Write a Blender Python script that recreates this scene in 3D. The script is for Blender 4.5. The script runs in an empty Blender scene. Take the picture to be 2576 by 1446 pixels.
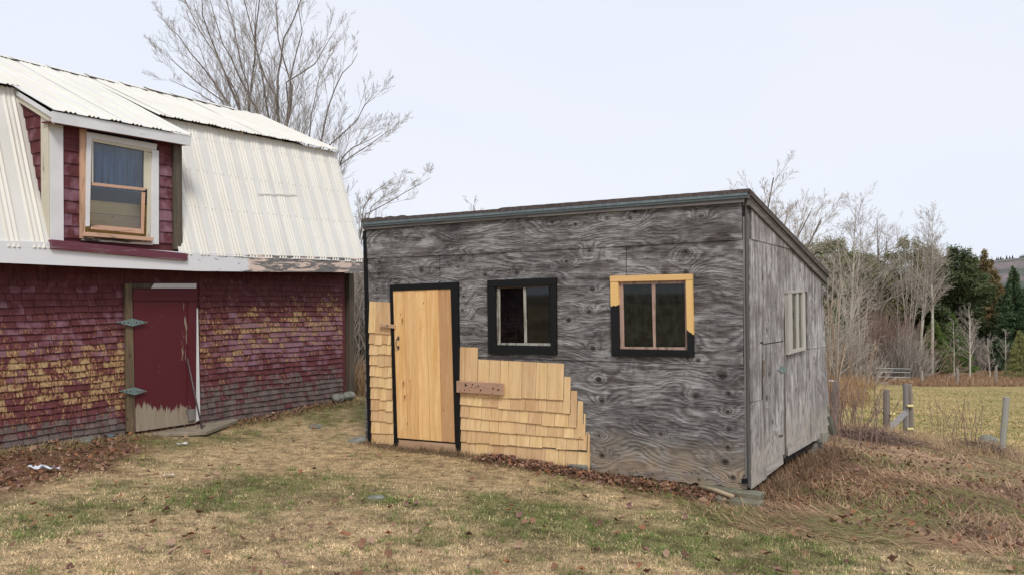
import bpy, math, random
import numpy as np
from mathutils import Vector, Matrix
random.seed(7); rng = np.random.default_rng(7)
S = bpy.context.scene
C = S.collection
EYE = 1.75
F = 2200.0                      # focal length in units of a 2576 px wide picture
ALPHA = math.atan(17/2200); RHO = math.radians(0.54)
# ------------------------------------------------------------------ camera
_f = Vector((0, math.cos(ALPHA), math.sin(ALPHA)))
_r0 = Vector((1, 0, 0)); _u0 = Vector((0, -math.sin(ALPHA), math.cos(ALPHA)))
_r = math.cos(RHO)*_r0 - math.sin(RHO)*_u0
_u = math.cos(RHO)*_u0 + math.sin(RHO)*_r0
cd = bpy.data.cameras.new('camera'); cam = bpy.data.objects.new('camera', cd); C.objects.link(cam)
cd.sensor_width = 36; cd.lens = F/2576*36; cd.clip_start = 0.05; cd.clip_end = 6000
M3 = Matrix((_r, _u, -_f)).transposed()
cam.matrix_world = Matrix.Translation((0, 0, EYE)) @ M3.to_4x4()
S.camera = cam
# ------------------------------------------------------------------ world, sun, exposure
SUN_EL, SUN_AZ = 46.0, 12.0      # azimuth: degrees right of straight behind the camera
w = bpy.data.worlds.new('World'); S.world = w; w.use_nodes = True
nt = w.node_tree; nt.nodes.clear()
def wn(t, **k):
    n = nt.nodes.new(t)
    for a, b in k.items(): setattr(n, a, b)
    return n
sky = wn('ShaderNodeTexSky', sky_type='NISHITA', sun_disc=False)
sky.sun_elevation = math.radians(SUN_EL); sky.sun_rotation = math.radians(180-SUN_AZ)
bg1 = wn('ShaderNodeBackground'); bg1.inputs['Strength'].default_value = 0.08
nt.links.new(sky.outputs[0], bg1.inputs['Color'])
bg2 = wn('ShaderNodeBackground')                      # the thin bright cloud cover
tc = wn('ShaderNodeTexCoord'); mp = wn('ShaderNodeMapping'); mp.inputs['Scale'].default_value = (1, 1, 3.2)
nz = wn('ShaderNodeTexNoise'); nz.inputs['Scale'].default_value = 1.6; nz.inputs['Detail'].default_value = 3
nz.inputs['Distortion'].default_value = 0.6
cr = wn('ShaderNodeValToRGB')
cr.color_ramp.elements[0].position = 0.30; cr.color_ramp.elements[0].color = (0.81, 0.868, 0.98, 1)
cr.color_ramp.elements[1].position = 0.72; cr.color_ramp.elements[1].color = (0.875, 0.895, 0.975, 1)
nt.links.new(tc.outputs['Generated'], mp.inputs[0]); nt.links.new(mp.outputs[0], nz.inputs[0])
nt.links.new(nz.outputs[0], cr.inputs[0]); nt.links.new(cr.outputs[0], bg2.inputs['Color'])
bg2.inputs['Strength'].default_value = 0.745
mx = wn('ShaderNodeMixShader'); mx.inputs[0].default_value = 0.93
nt.links.new(bg1.outputs[0], mx.inputs[1]); nt.links.new(bg2.outputs[0], mx.inputs[2])
wo = wn('ShaderNodeOutputWorld'); nt.links.new(mx.outputs[0], wo.inputs[0])
sl = bpy.data.lights.new('sun', 'SUN'); sl.energy = 1.5; sl.angle = math.radians(14); sl.color = (1, 0.95, 0.87)
so = bpy.data.objects.new('sun', sl); C.objects.link(so)
_az, _el = math.radians(SUN_AZ), math.radians(SUN_EL)
sd = Vector((math.sin(_az)*math.cos(_el), -math.cos(_az)*math.cos(_el), math.sin(_el)))
so.rotation_euler = sd.to_track_quat('Z', 'Y').to_euler(); so.location = sd*50
S.view_settings.view_transform = 'Standard'; S.view_settings.look = 'None'
S.view_settings.gamma = 1; S.view_settings.exposure = 0.48; S.view_settings.use_curve_mapping = False
S.render.engine = 'CYCLES'

# ------------------------------------------------------------------ helpers
def ray(px, py):
    return _f + ((px-1288)/F)*_r - ((py-723)/F)*_u
def at(px, py, Y):
    d = ray(px, py); t = Y/d.y
    return Vector((d.x*t, Y, EYE + d.z*t))
class Frame:
    """a building's own frame: origin on the ground plan, X along the front, Y inwards"""
    def __init__(s, ox, oy, xx, xy):
        l = math.hypot(xx, xy); s.o = Vector((ox, oy, 0)); s.X = Vector((xx/l, xy/l, 0)); s.Y = Vector((-xy/l, xx/l, 0))
        s.rot = math.atan2(xy, xx)
    def loc(s, p): d = p - s.o; return Vector((d.dot(s.X), d.dot(s.Y), d.z))
    def wld(s, p): return s.o + s.X*p[0] + s.Y*p[1] + Vector((0, 0, p[2]))
    def onY(s, px, py, y=0.0):            # hit the plane Y = y -> (X, Z)
        o = s.loc(Vector((0, 0, EYE))); d = ray(px, py); dl = Vector((d.dot(s.X), d.dot(s.Y), d.z))
        t = (y-o.y)/dl.y; return (o.x+dl.x*t, o.z+dl.z*t)
    def onX(s, px, py, x=0.0):
        o = s.loc(Vector((0, 0, EYE))); d = ray(px, py); dl = Vector((d.dot(s.X), d.dot(s.Y), d.z))
        t = (x-o.x)/dl.x; return (o.y+dl.y*t, o.z+dl.z*t)
SH = Frame(2.34, 8.66, 0.822, -0.570)
BN = Frame(-4.63, 11.6, 0.512, 0.859)

def empty(name, label, cat, loc=(0, 0, 0), rz=0, group=None):
    o = bpy.data.objects.new(name, None); C.objects.link(o); o.location = loc; o.rotation_euler = (0, 0, rz)
    o.empty_display_size = 0.1
    o['label'] = label; o['category'] = cat
    if group: o['group'] = group
    return o
def tag(o, label, cat, group=None):
    o['label'] = label; o['category'] = cat
    if group: o['group'] = group
    return o
class MB:
    """collects vertices and faces for ONE mesh object"""
    def __init__(s): s.v = []; s.f = []; s.sm = False
    def add(s, vs, fs):
        n = len(s.v); s.v += [tuple(v) for v in vs]; s.f += [tuple(i+n for i in f) for f in fs]; return s
    def prism(s, poly, e):                # poly: 3D points, e: extrusion vector
        n = len(poly); a = [Vector(p) for p in poly]; b = [p+Vector(e) for p in a]
        fs = [tuple(range(n)), tuple(range(2*n-1, n-1, -1))]
        fs += [(i, i+n, (i+1) % n+n, (i+1) % n) for i in range(n)]
        return s.add(a+b, fs)
    def box(s, c, d, R=None):
        c = Vector(c); h = [x/2 for x in d]; vs = []
        for x in (-1, 1):
            for y in (-1, 1):
                for z in (-1, 1):
                    p = Vector((x*h[0], y*h[1], z*h[2]))
                    if R: p = R @ p
                    vs.append(c+p)
        return s.add(vs, [(0,1,3,2),(4,6,7,5),(0,4,5,1),(2,3,7,6),(0,2,6,4),(1,5,7,3)])
    def tube(s, pts, rad, n=6, cap=True):
        pts = [Vector(p) for p in pts]
        if not hasattr(rad, '__len__'): rad = [rad]*len(pts)
        base = len(s.v); ref = None
        for i, p in enumerate(pts):
            d = (pts[min(i+1, len(pts)-1)]-pts[max(i-1, 0)]).normalized()
            if ref is None: ref = Vector((0, 0, 1)) if abs(d.z) < .9 else Vector((1, 0, 0))
            a = d.cross(ref).normalized(); b = d.cross(a); ref = -b if False else ref
            for k in range(n):
                t = 2*math.pi*k/n; s.v.append(tuple(p+(a*math.cos(t)+b*math.sin(t))*rad[i]))
        for i in range(len(pts)-1):
            for k in range(n):
                q = base+i*n; s.f.append((q+k, q+(k+1) % n, q+n+(k+1) % n, q+n+k))
        if cap and n > 2:
            s.f.append(tuple(base+k for k in range(n-1, -1, -1))); q = base+(len(pts)-1)*n; s.f.append(tuple(q+k for k in range(n)))
        return s
    def build(s, name, m, parent=None, smooth=False, bevel=0, kind=None):
        me = bpy.data.meshes.new(name); me.from_pydata(s.v, [], s.f); me.materials.append(m)
        import bmesh
        bm = bmesh.new(); bm.from_mesh(me); bmesh.ops.recalc_face_normals(bm, faces=bm.faces); 
        if bevel: bmesh.ops.bevel(bm, geom=[e for e in bm.edges], offset=bevel, segments=1, affect='EDGES', clamp_overlap=True)
        bm.to_mesh(me); bm.free()
        if smooth: me.polygons.foreach_set('use_smooth', [True]*len(me.polygons))
        o = bpy.data.objects.new(name, me); C.objects.link(o); o.parent = parent
        if kind: o['kind'] = kind
        return o
def np_mesh(name, V, Fc, m, parent=None, kind=None, cols=None, smooth=False, attrs=None):
    """fast mesh from arrays; Fc is (n,3) or (n,4); cols per-vertex RGB"""
    me = bpy.data.meshes.new(name); V = np.asarray(V, np.float32); Fc = np.asarray(Fc, np.int32)
    n, k = Fc.shape
    me.vertices.add(len(V)); me.vertices.foreach_set('co', V.ravel())
    me.loops.add(n*k); me.loops.foreach_set('vertex_index', Fc.ravel())
    me.polygons.add(n); me.polygons.foreach_set('loop_start', np.arange(0, n*k, k, dtype=np.int32))
    me.polygons.foreach_set('loop_total', np.full(n, k, np.int32))
    me.polygons.foreach_set('use_smooth', np.full(n, bool(smooth)))
    me.update(calc_edges=True)
    if cols is not None:
        a = me.color_attributes.new('tint', 'FLOAT_COLOR', 'POINT')
        a.data.foreach_set('color', np.concatenate([cols, np.ones((len(V), 1))], 1).astype(np.float32).ravel())
    for an, av in (attrs or {}).items():
        a = me.attributes.new(an, 'FLOAT', 'POINT'); a.data.foreach_set('value', np.asarray(av, np.float32).ravel())
    me.materials.append(m)
    o = bpy.data.objects.new(name, me); C.objects.link(o); o.parent = parent
    if kind: o['kind'] = kind
    return o
# numpy value noise
_P = rng.random((256, 256))
def vn(x, y):
    xi = np.floor(x).astype(int); yi = np.floor(y).astype(int); fx = x-xi; fy = y-yi
    fx = fx*fx*fx*(fx*(fx*6-15)+10); fy = fy*fy*fy*(fy*(fy*6-15)+10)
    a = _P[xi & 255, yi & 255]; b = _P[(xi+1) & 255, yi & 255]; c = _P[xi & 255, (yi+1) & 255]; d = _P[(xi+1) & 255, (yi+1) & 255]
    return (a*(1-fx)+b*fx)*(1-fy)+(c*(1-fx)+d*fx)*fy
def fbm(x, y, o=4):
    x = np.asarray(x, float); y = np.asarray(y, float); r = 0; a = .5; t = 0
    for i in range(o): r = r+a*vn(x*2**i+17.3*i, y*2**i+9.1*i); t += a; a *= .5
    return r/t

# ------------------------------------------------------------------ materials
class Mat:
    def __init__(s, name, rough=.8, spec=.3):
        s.m = bpy.data.materials.new(name); s.m.use_nodes = True; s.t = s.m.node_tree; s.b = s.t.nodes['Principled BSDF']
        s.b.inputs['Roughness'].default_value = rough; s.b.inputs['Specular IOR Level'].default_value = spec
        s.co = None
    def n(s, t, **k):
        n = s.t.nodes.new(t)
        for a, b in k.items(): setattr(n, a, b)
        return n
    def l(s, a, b): s.t.links.new(a, b)
    def coord(s, scale=(1, 1, 1), src='Object', rot=(0, 0, 0)):
        if src == 'Position': o = s.n('ShaderNodeNewGeometry').outputs['Position']
        else: o = s.n('ShaderNodeTexCoord').outputs[src]
        m = s.n('ShaderNodeMapping'); m.inputs['Scale'].default_value = scale; m.inputs['Rotation'].default_value = rot
        s.l(o, m.inputs[0]); return m.outputs[0]
    def noise(s, co, scale=1, detail=4, rough=.55, dist=0):
        n = s.n('ShaderNodeTexNoise'); n.inputs['Scale'].default_value = scale; n.inputs['Detail'].default_value = detail
        n.inputs['Roughness'].default_value = rough; n.inputs['Distortion'].default_value = dist
        s.l(co, n.inputs['Vector']); return n.outputs[0]
    def ramp(s, fac, *st, interp='LINEAR'):
        r = s.n('ShaderNodeValToRGB'); r.color_ramp.interpolation = interp
        e = r.color_ramp.elements
        while len(e) < len(st): e.new(0.5)
        for i, (p, c) in enumerate(st):
            e[i].position = p; e[i].color = (c if hasattr(c, '__len__') else (c, c, c))+(1,) if hasattr(c, '__len__') else (c, c, c, 1)
        s.l(fac, r.inputs[0]); return r.outputs[0]
    def mix(s, f, a, b, mode='MIX'):
        m = s.n('ShaderNodeMix', data_type='RGBA', blend_type=mode)
        for v, i in ((f, 0), (a, 6), (b, 7)):
            if hasattr(v, 'links') or hasattr(v, 'is_linked'): s.l(v, m.inputs[i])
            elif i == 0: m.inputs[0].default_value = v
            else: m.inputs[i].default_value = tuple(v)+(1,)
        return m.outputs[2]
    def math(s, op, a, b=0.0, c=None, clamp=False):
        m = s.n('ShaderNodeMath', operation=op, use_clamp=clamp)
        for i, v in enumerate((a, b, c)):
            if v is None: continue
            if hasattr(v, 'is_linked'): s.l(v, m.inputs[i])
            else: m.inputs[i].default_value = v
        return m.outputs[0]
    def attr(s, name, out='Fac'):
        a = s.n('ShaderNodeAttribute', attribute_name=name); return a.outputs[out]
    def rand(s): return s.n('ShaderNodeObjectInfo').outputs['Random']
    def col(s, c):
        if hasattr(c, 'is_linked'): s.l(c, s.b.inputs['Base Color'])
        else: s.b.inputs['Base Color'].default_value = tuple(c)+(1,)
        return s
    def bump(s, h, strength=.3, dist=.01):
        b = s.n('ShaderNodeBump'); b.inputs['Strength'].default_value = strength; b.inputs['Distance'].default_value = dist
        s.l(h, b.inputs['Height']); s.l(b.outputs[0], s.b.inputs['Normal']); return s

def wood_mat(name, c1, c2, axis='z', knots=0.0, kc=(.25, .09, .03), rough=.7, var=.12, scale=1.0):
    """sawn wood: long soft grain along one local axis, per-object tone"""
    m = Mat(name, rough)
    sc = {'x': (.6, 9, 9), 'y': (9, .6, 9), 'z': (9, 9, .6)}[axis]
    co = m.coord(tuple(v*scale for v in sc))
    off = m.n('ShaderNodeVectorMath', operation='ADD'); m.l(co, off.inputs[0])
    rr = m.math('MULTIPLY', m.rand(), 37.0); m.l(rr, off.inputs[1]); co = off.outputs[0]
    g = m.noise(co, 1.1, 5, .62, 1.8); g2 = m.noise(co, 9, 3, .6)
    c = m.mix(m.ramp(g, (.3, 0), (.7, 1)), c1, c2)
    c = m.mix(m.math('MULTIPLY', m.ramp(g2, (.35, 1), (.5, 0)), .25), c, tuple(x*.7 for x in c1))
    hv = m.n('ShaderNodeHueSaturation'); m.l(c, hv.inputs['Color'])
    m.l(m.math('MULTIPLY_ADD', m.rand(), var*2, 1-var), hv.inputs['Value'])
    m.l(m.math('MULTIPLY_ADD', m.rand(), .014, .493), hv.inputs['Hue'])
    c = hv.outputs[0]
    if knots:
        kco = m.coord((4.5, 4.5, 2.6)) if axis == 'z' else m.coord((2.6, 4.5, 4.5))
        o2 = m.n('ShaderNodeVectorMath', operation='ADD'); m.l(kco, o2.inputs[0]); m.l(rr, o2.inputs[1])
        v = m.n('ShaderNodeTexVoronoi'); v.inputs['Scale'].default_value = 1; m.l(o2.outputs[0], v.inputs['Vector'])
        kk = m.ramp(v.outputs['Distance'], (.03*knots, 1), (.09*knots, 0))
        c = m.mix(kk, c, kc)
    m.col(c); m.bump(g2, .15, .003); return m.m

# weathered grey plywood: contour figure from the 'figure' attribute laid down with the panel
def plywood_mat(name, light, dark, brown, lowtint=None):
    m = Mat(name, .85, .2)
    h = m.attr('figure'); kn = m.attr('knot'); vr = m.attr('vertical')
    gh = m.noise(m.coord((5, 60, 60)), 1.5, 4, .65); gv = m.noise(m.coord((60, 60, 5)), 1.5, 4, .65)
    g = m.n('ShaderNodeMix', data_type='FLOAT'); m.l(vr, g.inputs[0]); m.l(gh, g.inputs[2]); m.l(gv, g.inputs[3]); g = g.outputs[0]
    hh = m.math('ADD', h, m.math('MULTIPLY', g, 1.3))
    wv = m.math('SINE', m.math('MULTIPLY', hh, 6.2832))
    wv = m.math('MULTIPLY_ADD', wv, .5, .5)
    line = m.ramp(wv, (.0, 0), (.30, .42), (.75, .62), (1, 1))
    fade = m.ramp(m.noise(m.coord((1.6, 1.6, 2.6)), 1.4, 4, .6), (.40, .22), (.60, 1))
    line = m.math('ADD', m.math('MULTIPLY', line, fade), m.math('MULTIPLY', m.math('SUBTRACT', 1.0, fade), m.math('MULTIPLY', g, 1.15)))
    w2 = m.math('MULTIPLY_ADD', m.math('SINE', m.math('MULTIPLY', hh, 2.1)), .5, .5)
    big = m.noise(m.coord((1.1, 1.1, 2.2)), 1.5, 4, .6)
    sel = m.n('ShaderNodeMix', data_type='FLOAT'); bh = m.noise(m.coord((1.3, 1.3, 9)), 1.6, 5, .62); bv = m.noise(m.coord((9, 9, 1.3)), 1.6, 5, .62); m.l(vr, sel.inputs[0]); m.l(bh, sel.inputs[2]); m.l(bv, sel.inputs[3])
    tone = m.math('MULTIPLY', m.ramp(m.noise(m.coord((.9, .9, 1.5)), 1.1, 6, .68, .5), (.34, .30), (.50, .62), (.64, 1)), m.ramp(sel.outputs[0], (.34, .18), (.62, 1)))
    amt = m.math('MULTIPLY', m.math('MULTIPLY_ADD', line, .85, .25), m.math('MULTIPLY', tone, 1.75), clamp=True)
    c = m.mix(amt, dark, light)
    c = m.mix(m.math('MULTIPLY', m.ramp(w2, (.4, 0), (1, .55)), .8), c, brown)
    c = m.mix(m.math('MULTIPLY', m.ramp(g, (.40, 1), (.52, 0)), .5), c, tuple(x*.6 for x in dark))
    c = m.mix(m.ramp(m.noise(m.coord((3, 3, 3)), 2.3, 5, .65), (.55, 0), (.8, .45)), c, tuple(x*1.1 for x in light))
    if lowtint:
        lo = m.attr('low')
        lo = m.math('MULTIPLY', lo, m.ramp(m.noise(m.coord((2, 2, 4)), 1.8, 4), (.35, .3), (.6, 1)))
        c = m.mix(lo, c, m.mix(m.math('MULTIPLY', line, .8), lowtint[0], lowtint[1]))
    ck = m.n('ShaderNodeMix', data_type='FLOAT'); m.l(vr, ck.inputs[0]); m.l(m.noise(m.coord((1.5, 1.5, 26)), 2.2, 3, .5, .3), ck.inputs[2]); m.l(m.noise(m.coord((1.5, 17, 1.5)), 2.2, 3, .5, .3), ck.inputs[3])
    c = m.mix(m.math('MULTIPLY', m.ramp(ck.outputs[0], (.665, 0), (.70, 1)), .8), c, (.03, .024, .022))
    c = m.mix(kn, c, (.022, .016, .014))
    m.col(c)
    m.bump(m.math('ADD', wv, g), .5, .004)
    return m.m
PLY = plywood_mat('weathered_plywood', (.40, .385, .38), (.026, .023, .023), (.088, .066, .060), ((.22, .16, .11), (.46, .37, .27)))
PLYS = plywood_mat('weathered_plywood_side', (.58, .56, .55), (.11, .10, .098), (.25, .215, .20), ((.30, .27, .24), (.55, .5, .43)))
CEDAR = wood_mat('new_cedar', (.64, .40, .18), (.83, .59, .335), 'z', .8, (.42, .2, .08), .65, .12)
DOORW = wood_mat('new_pine', (.66, .35, .13), (.84, .565, .29), 'z', .6, (.36, .14, .05), .55, .24, 1.3)
TRIMW = wood_mat('new_trim_wood', (.80, .50, .19), (.86, .58, .27), 'x', 0, rough=.6)
PINKW = wood_mat('pinkish_wood', (.42, .25, .15), (.55, .36, .25), 'x', .5, (.1, .04, .02))
GREYW = wood_mat('grey_weathered_wood', (.16, .145, .135), (.28, .26, .245), 'z', 0)
GREYWX = wood_mat('grey_weathered_board', (.11, .10, .098), (.24, .22, .21), 'x', 0)
DARKW = wood_mat('dark_weathered_post', (.045, .038, .03), (.13, .10, .075), 'z', .6, (.02, .015, .01))
JAMBW = wood_mat('stained_jamb_wood', (.06, .042, .028), (.19, .135, .085), 'z', .8, (.02, .015, .01))
def plain(name, c, rough=.6, spec=.3, metal=0, v=.15, sc=20):
    m = Mat(name, rough, spec); m.b.inputs['Metallic'].default_value = metal
    n = m.noise(m.coord((1, 1, 1)), sc, 5, .6)
    m.col(m.mix(m.ramp(n, (.3, 0), (.7, 1)), tuple(x*(1-v) for x in c), tuple(min(1, x*(1+v)) for x in c))); m.bump(n, .1, .002)
    return m.m
BLACK = plain('black_paint', (.0075, .008, .009), .6, .25)
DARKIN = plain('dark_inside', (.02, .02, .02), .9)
CONC = plain('mossy_concrete', (.17, .165, .12), .9, .2, 0, .3, 8)
STONE = plain('grey_stone', (.19, .19, .165), .9, .2, 0, .3, 9)
GALV = plain('galvanised_metal', (.20, .27, .27), .5, .4, .3, .25, 30)
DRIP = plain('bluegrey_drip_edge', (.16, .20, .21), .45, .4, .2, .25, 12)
RUST = plain('rusty_metal', (.11, .085, .085), .6, .4, .4, .3, 40)
TAR = plain('roof_felt', (.10, .08, .075), .95, .1, 0, .4, 30)
CORR = plain('grey_green_sheet', (.30, .33, .28), .6)
SAND = plain('dull_door_step', (.26, .22, .17), .9, .2, 0, .25, 6)
REDW = plain('dark_red_board', (.12, .035, .04), .8, .2)
def chipped(name, base, under, thr=(.52, .6), sc=(6, 6, 6), axis='x', rough=.65, attr=None):
    m = Mat(name, rough, .3)
    s = {'x': (1.2, 8, 8), 'z': (8, 8, 1.2)}[axis]
    a = m.noise(m.coord(tuple(sc[i]*s[i]/4 for i in range(3))), 1.2, 7, .65, .4)
    if attr:
        a = m.math('ADD', a, m.attr(attr))
    g = m.noise(m.coord(tuple(v*4 for v in s)), 1.5, 4)
    u = m.mix(m.ramp(g, (.35, 0), (.6, 1)), tuple(x*.45 for x in under), under)
    b = m.mix(m.ramp(m.noise(m.coord((1, 1, 1)), 3, 4), (.3, 0), (.7, 1)), tuple(x*.86 for x in base), base)
    f = m.ramp(a, (thr[0], 0), (thr[1], 1))
    m.col(m.mix(f, b, u)); m.bump(m.math('ADD', m.math('MULTIPLY', f, -1.5), g), .3, .003)
    return m.m
WHITEP = chipped('white_paint_worn', (.72, .72, .74), (.24, .20, .16), (.64, .70), axis='x')
WHITEV = chipped('white_paint_post', (.72, .72, .73), (.30, .24, .18), (.66, .74), axis='z')
CREAMV = chipped('cream_worn_trim', (.62, .58, .47), (.2, .16, .12), (.66, .74), axis='z')
PEACHV = chipped('peach_primer', (.60, .37, .25), (.30, .2, .13), (.55, .72), axis='z')
PEACHX = chipped('peach_primer_flat', (.60, .38, .27), (.12, .09, .07), (.55, .66), axis='x')
SASHW = chipped('old_sash_paint', (.42, .41, .36), (.2, .17, .13), (.5, .6), (12, 12, 12), axis='z')
SASHP = chipped('pinkish_sash_paint', (.46, .31, .25), (.22, .15, .11), (.5, .65), (12, 12, 12), axis='z')
SILLR = chipped('worn_red_sill', (.15, .045, .065), (.32, .25, .25), (.54, .64), (5, 5, 9), axis='x')
def fascia_mat():
    m = Mat('eave_board_paint', .7, .3)
    a = m.noise(m.coord((1.4, 6, 8)), 1.6, 7, .7, .5); pk = m.attr('peel')
    f = m.ramp(m.math('ADD', a, m.math('MULTIPLY', pk, .16)), (.60, 0), (.65, 1))
    base = m.mix(m.ramp(m.math('ADD', pk, m.math('MULTIPLY', m.noise(m.coord((1, 3, 3)), 2, 4), .5)), (.95, 0), (1.15, 1)), (.73, .73, .755), (.70, .55, .47))
    g = m.noise(m.coord((4, 40, 40)), 1.5, 4)
    m.col(m.mix(f, base, m.mix(g, (.03, .028, .028), (.34, .32, .31)))); m.bump(f, .25, .003); return m.m
FASC = fascia_mat()
def shingle_mat():
    """red paint worn to bare wood and silvered wood; wear amounts ride on the vertices"""
    m = Mat('worn_red_shingle', .75, .25)
    wr = m.n('ShaderNodeAttribute', attribute_name='wear')
    sp = m.n('ShaderNodeSeparateColor'); m.l(wr.outputs['Color'], sp.inputs[0])
    bare, grey, lil = sp.outputs
    co = m.coord((26, 26, 10)); gr = m.noise(m.coord((90, 90, 6)), 1, 3, .6)
    n1 = m.noise(co, 1.5, 6, .7, .3); n2 = m.noise(m.coord((9, 9, 9)), .8, 5, .6); n3 = m.noise(m.coord((22, 22, 5)), 1.0, 5, .65)
    red = m.mix(m.ramp(n2, (.3, 0), (.7, 1)), (.085, .022, .026), (.150, .046, .052))
    lilac = m.mix(n3, (.17, .06, .075), (.29, .18, .24))
    c = m.mix(m.ramp(m.math('ADD', lil, m.math('MULTIPLY', m.math('SUBTRACT', n2, .5), 1.6)), (.35, 0), (.8, 1)), red, lilac)
    orange = m.mix(gr, (.20, .075, .03), (.30, .14, .05))
    yel = m.mix(m.ramp(gr, (.35, 0), (.62, 1)), (.24, .145, .07), (.47, .34, .18))
    b = m.math('ADD', bare, m.math('MULTIPLY', m.math('SUBTRACT', n1, .5), 2.7))
    c = m.mix(m.ramp(b, (.36, 0), (.56, .85)), c, orange)
    c = m.mix(m.ramp(b, (.48, 0), (.70, 1)), c, yel)
    gy = m.mix(m.ramp(n2, (.3, 0), (.7, 1)), m.mix(gr, (.035, .03, .028), (.11, .09, .085)), m.mix(gr, (.12, .08, .08), (.26, .22, .20)))
    g = m.math('ADD', grey, m.math('MULTIPLY', m.math('SUBTRACT', n3, .5), 1.9))
    c = m.mix(m.ramp(g, (.40, 0), (.68, .95)), c, gy)
    m.col(c); m.bump(m.math('ADD', gr, n1), .35, .003); return m.m
SHING = shingle_mat()
def tin_mat():
    m = Mat('white_painted_tin', .42, .4)
    big = m.noise(m.coord((1.5, 1.5, 1.5), 'Object'), .9, 5, .6); st = m.noise(m.coord((14, 1.2, 1.2)), 1, 5, .65)
    rb = m.attr('rib')
    c = m.mix(m.ramp(big, (.35, 0), (.65, 1)), (.655, .645, .605), (.725, .71, .665))
    c = m.mix(m.math('MULTIPLY', m.ramp(st, (.5, 0), (.68, 1)), .45), c, (.60, .57, .49))
    c = m.mix(m.math('MULTIPLY', rb, m.ramp(st, (.35, .25), (.6, .8))), c, (.68, .63, .52))
    ch = m.noise(m.coord((7, 7, 7)), 1.3, 6, .7)
    c = m.mix(m.math('MULTIPLY', m.ramp(ch, (.68, 0), (.72, 1)), .6), c, (.42, .43, .42))
    m.col(c); m.bump(big, .15, .01); return m.m
TIN = tin_mat()
def door_mat():
    m = Mat('worn_red_door', .6, .3)
    dn = m.attr('down')
    n1 = m.noise(m.coord((22, 22, 3)), 1.2, 6, .7, .3); n2 = m.noise(m.coord((5, 5, 1.2)), 1, 4); sp = m.noise(m.coord((30, 30, 12)), 1.2, 4, .6)
    red = m.mix(n2, (.085, .012, .018), (.105, .019, .027))
    bare = m.mix(m.noise(m.coord((60, 60, 4)), 1, 3), (.17, .13, .09), (.44, .38, .30))
    f = m.ramp(m.math('ADD', dn, m.math('MULTIPLY', m.math('SUBTRACT', n1, .5), .9)), (.50, 0), (.56, 1))
    c = m.mix(f, red, bare)
    c = m.mix(m.math('MULTIPLY', m.ramp(sp, (.70, 0), (.74, 1)), .6), c, (.42, .33, .3))
    m.col(c); m.bump(n1, .2, .002); return m.m
DOORR = door_mat()
def glass_mat(name, tint, refl=.05, alpha=.6, dirt=(.2, .22, .2)):
    m = Mat(name, .05, .5); t = m.t
    tr = m.n('ShaderNodeBsdfTransparent'); tr.inputs[0].default_value = tuple(tint)+(1,)
    gl = m.n('ShaderNodeBsdfGlossy'); gl.inputs['Roughness'].default_value = .03
    df = m.n('ShaderNodeBsdfDiffuse'); df.inputs[0].default_value = tuple(dirt)+(1,)
    fr = m.n('ShaderNodeFresnel'); fr.inputs[0].default_value = 1.5
    a = m.n('ShaderNodeMixShader'); m.l(m.math('MULTIPLY', fr.outputs[0], refl/.05), a.inputs[0]); m.l(tr.outputs[0], a.inputs[1]); m.l(gl.outputs[0], a.inputs[2])
    b = m.n('ShaderNodeMixShader'); dn = m.noise(m.coord((9, 9, 5)), 1.5, 6, .7)
    m.l(m.math('MULTIPLY', m.ramp(dn, (.4, .12), (.75, 1)), alpha), b.inputs[0]); m.l(a.outputs[0], b.inputs[1]); m.l(df.outputs[0], b.inputs[2])
    out = [n for n in t.nodes if n.type == 'OUTPUT_MATERIAL'][0]; m.l(b.outputs[0], out.inputs[0]); return m.m
GLASS = glass_mat('window_glass', (.42, .47, .5), .05, .05, (.15, .17, .18))
GLASSD = glass_mat('dusty_window_glass', (.38, .43, .42), .045, .16, (.17, .19, .175))
GLASSU = glass_mat('dormer_window_glass', (.9, .93, .96), .05, .03)
GLASSS = glass_mat('side_window_glass', (.8, .85, .8), .08, .5, (.33, .34, .28))
def tint_mat(name, rough=.8, sub=0):
    m = Mat(name, rough, .15); m.l(m.attr('tint', 'Color'), m.b.inputs['Base Color']); return m.m
BLADE = tint_mat('grass_blade'); NEEDLE = tint_mat('needles', .75); LEAFM = tint_mat('dry_leaf', .7)
def bark(name, c1, c2, sc=(3, 3, 3), spots=0):
    m = Mat(name, .9, .15); n = m.noise(m.coord(sc, 'Object'), 2.5, 5, .65)
    c = m.mix(m.ramp(n, (.35, 0), (.65, 1)), c1, c2)
    if spots:
        k = m.noise(m.coord((3, 3, 9)), 2, 4, .6); c = m.mix(m.ramp(k, (.6, 0), (.64, 1)), c, (.04, .035, .03))
    m.col(c); m.bump(n, .4, .02); return m.m
BARKA = bark('grey_brown_bark', (.12, .10, .085), (.22, .19, .165))
TWIGA = bark('grey_brown_twigs', (.31, .275, .235), (.43, .385, .34))
BIRCH = bark('pale_birch_bark', (.42, .38, .30), (.60, .56, .47), spots=1)
TWIGP = bark('pale_twigs', (.38, .33, .28), (.50, .44, .38))
TWIGR = bark('reddish_twigs', (.24, .155, .125), (.33, .24, .19))
BARKD = bark('dark_bark', (.05, .042, .036), (.12, .10, .09))

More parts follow.
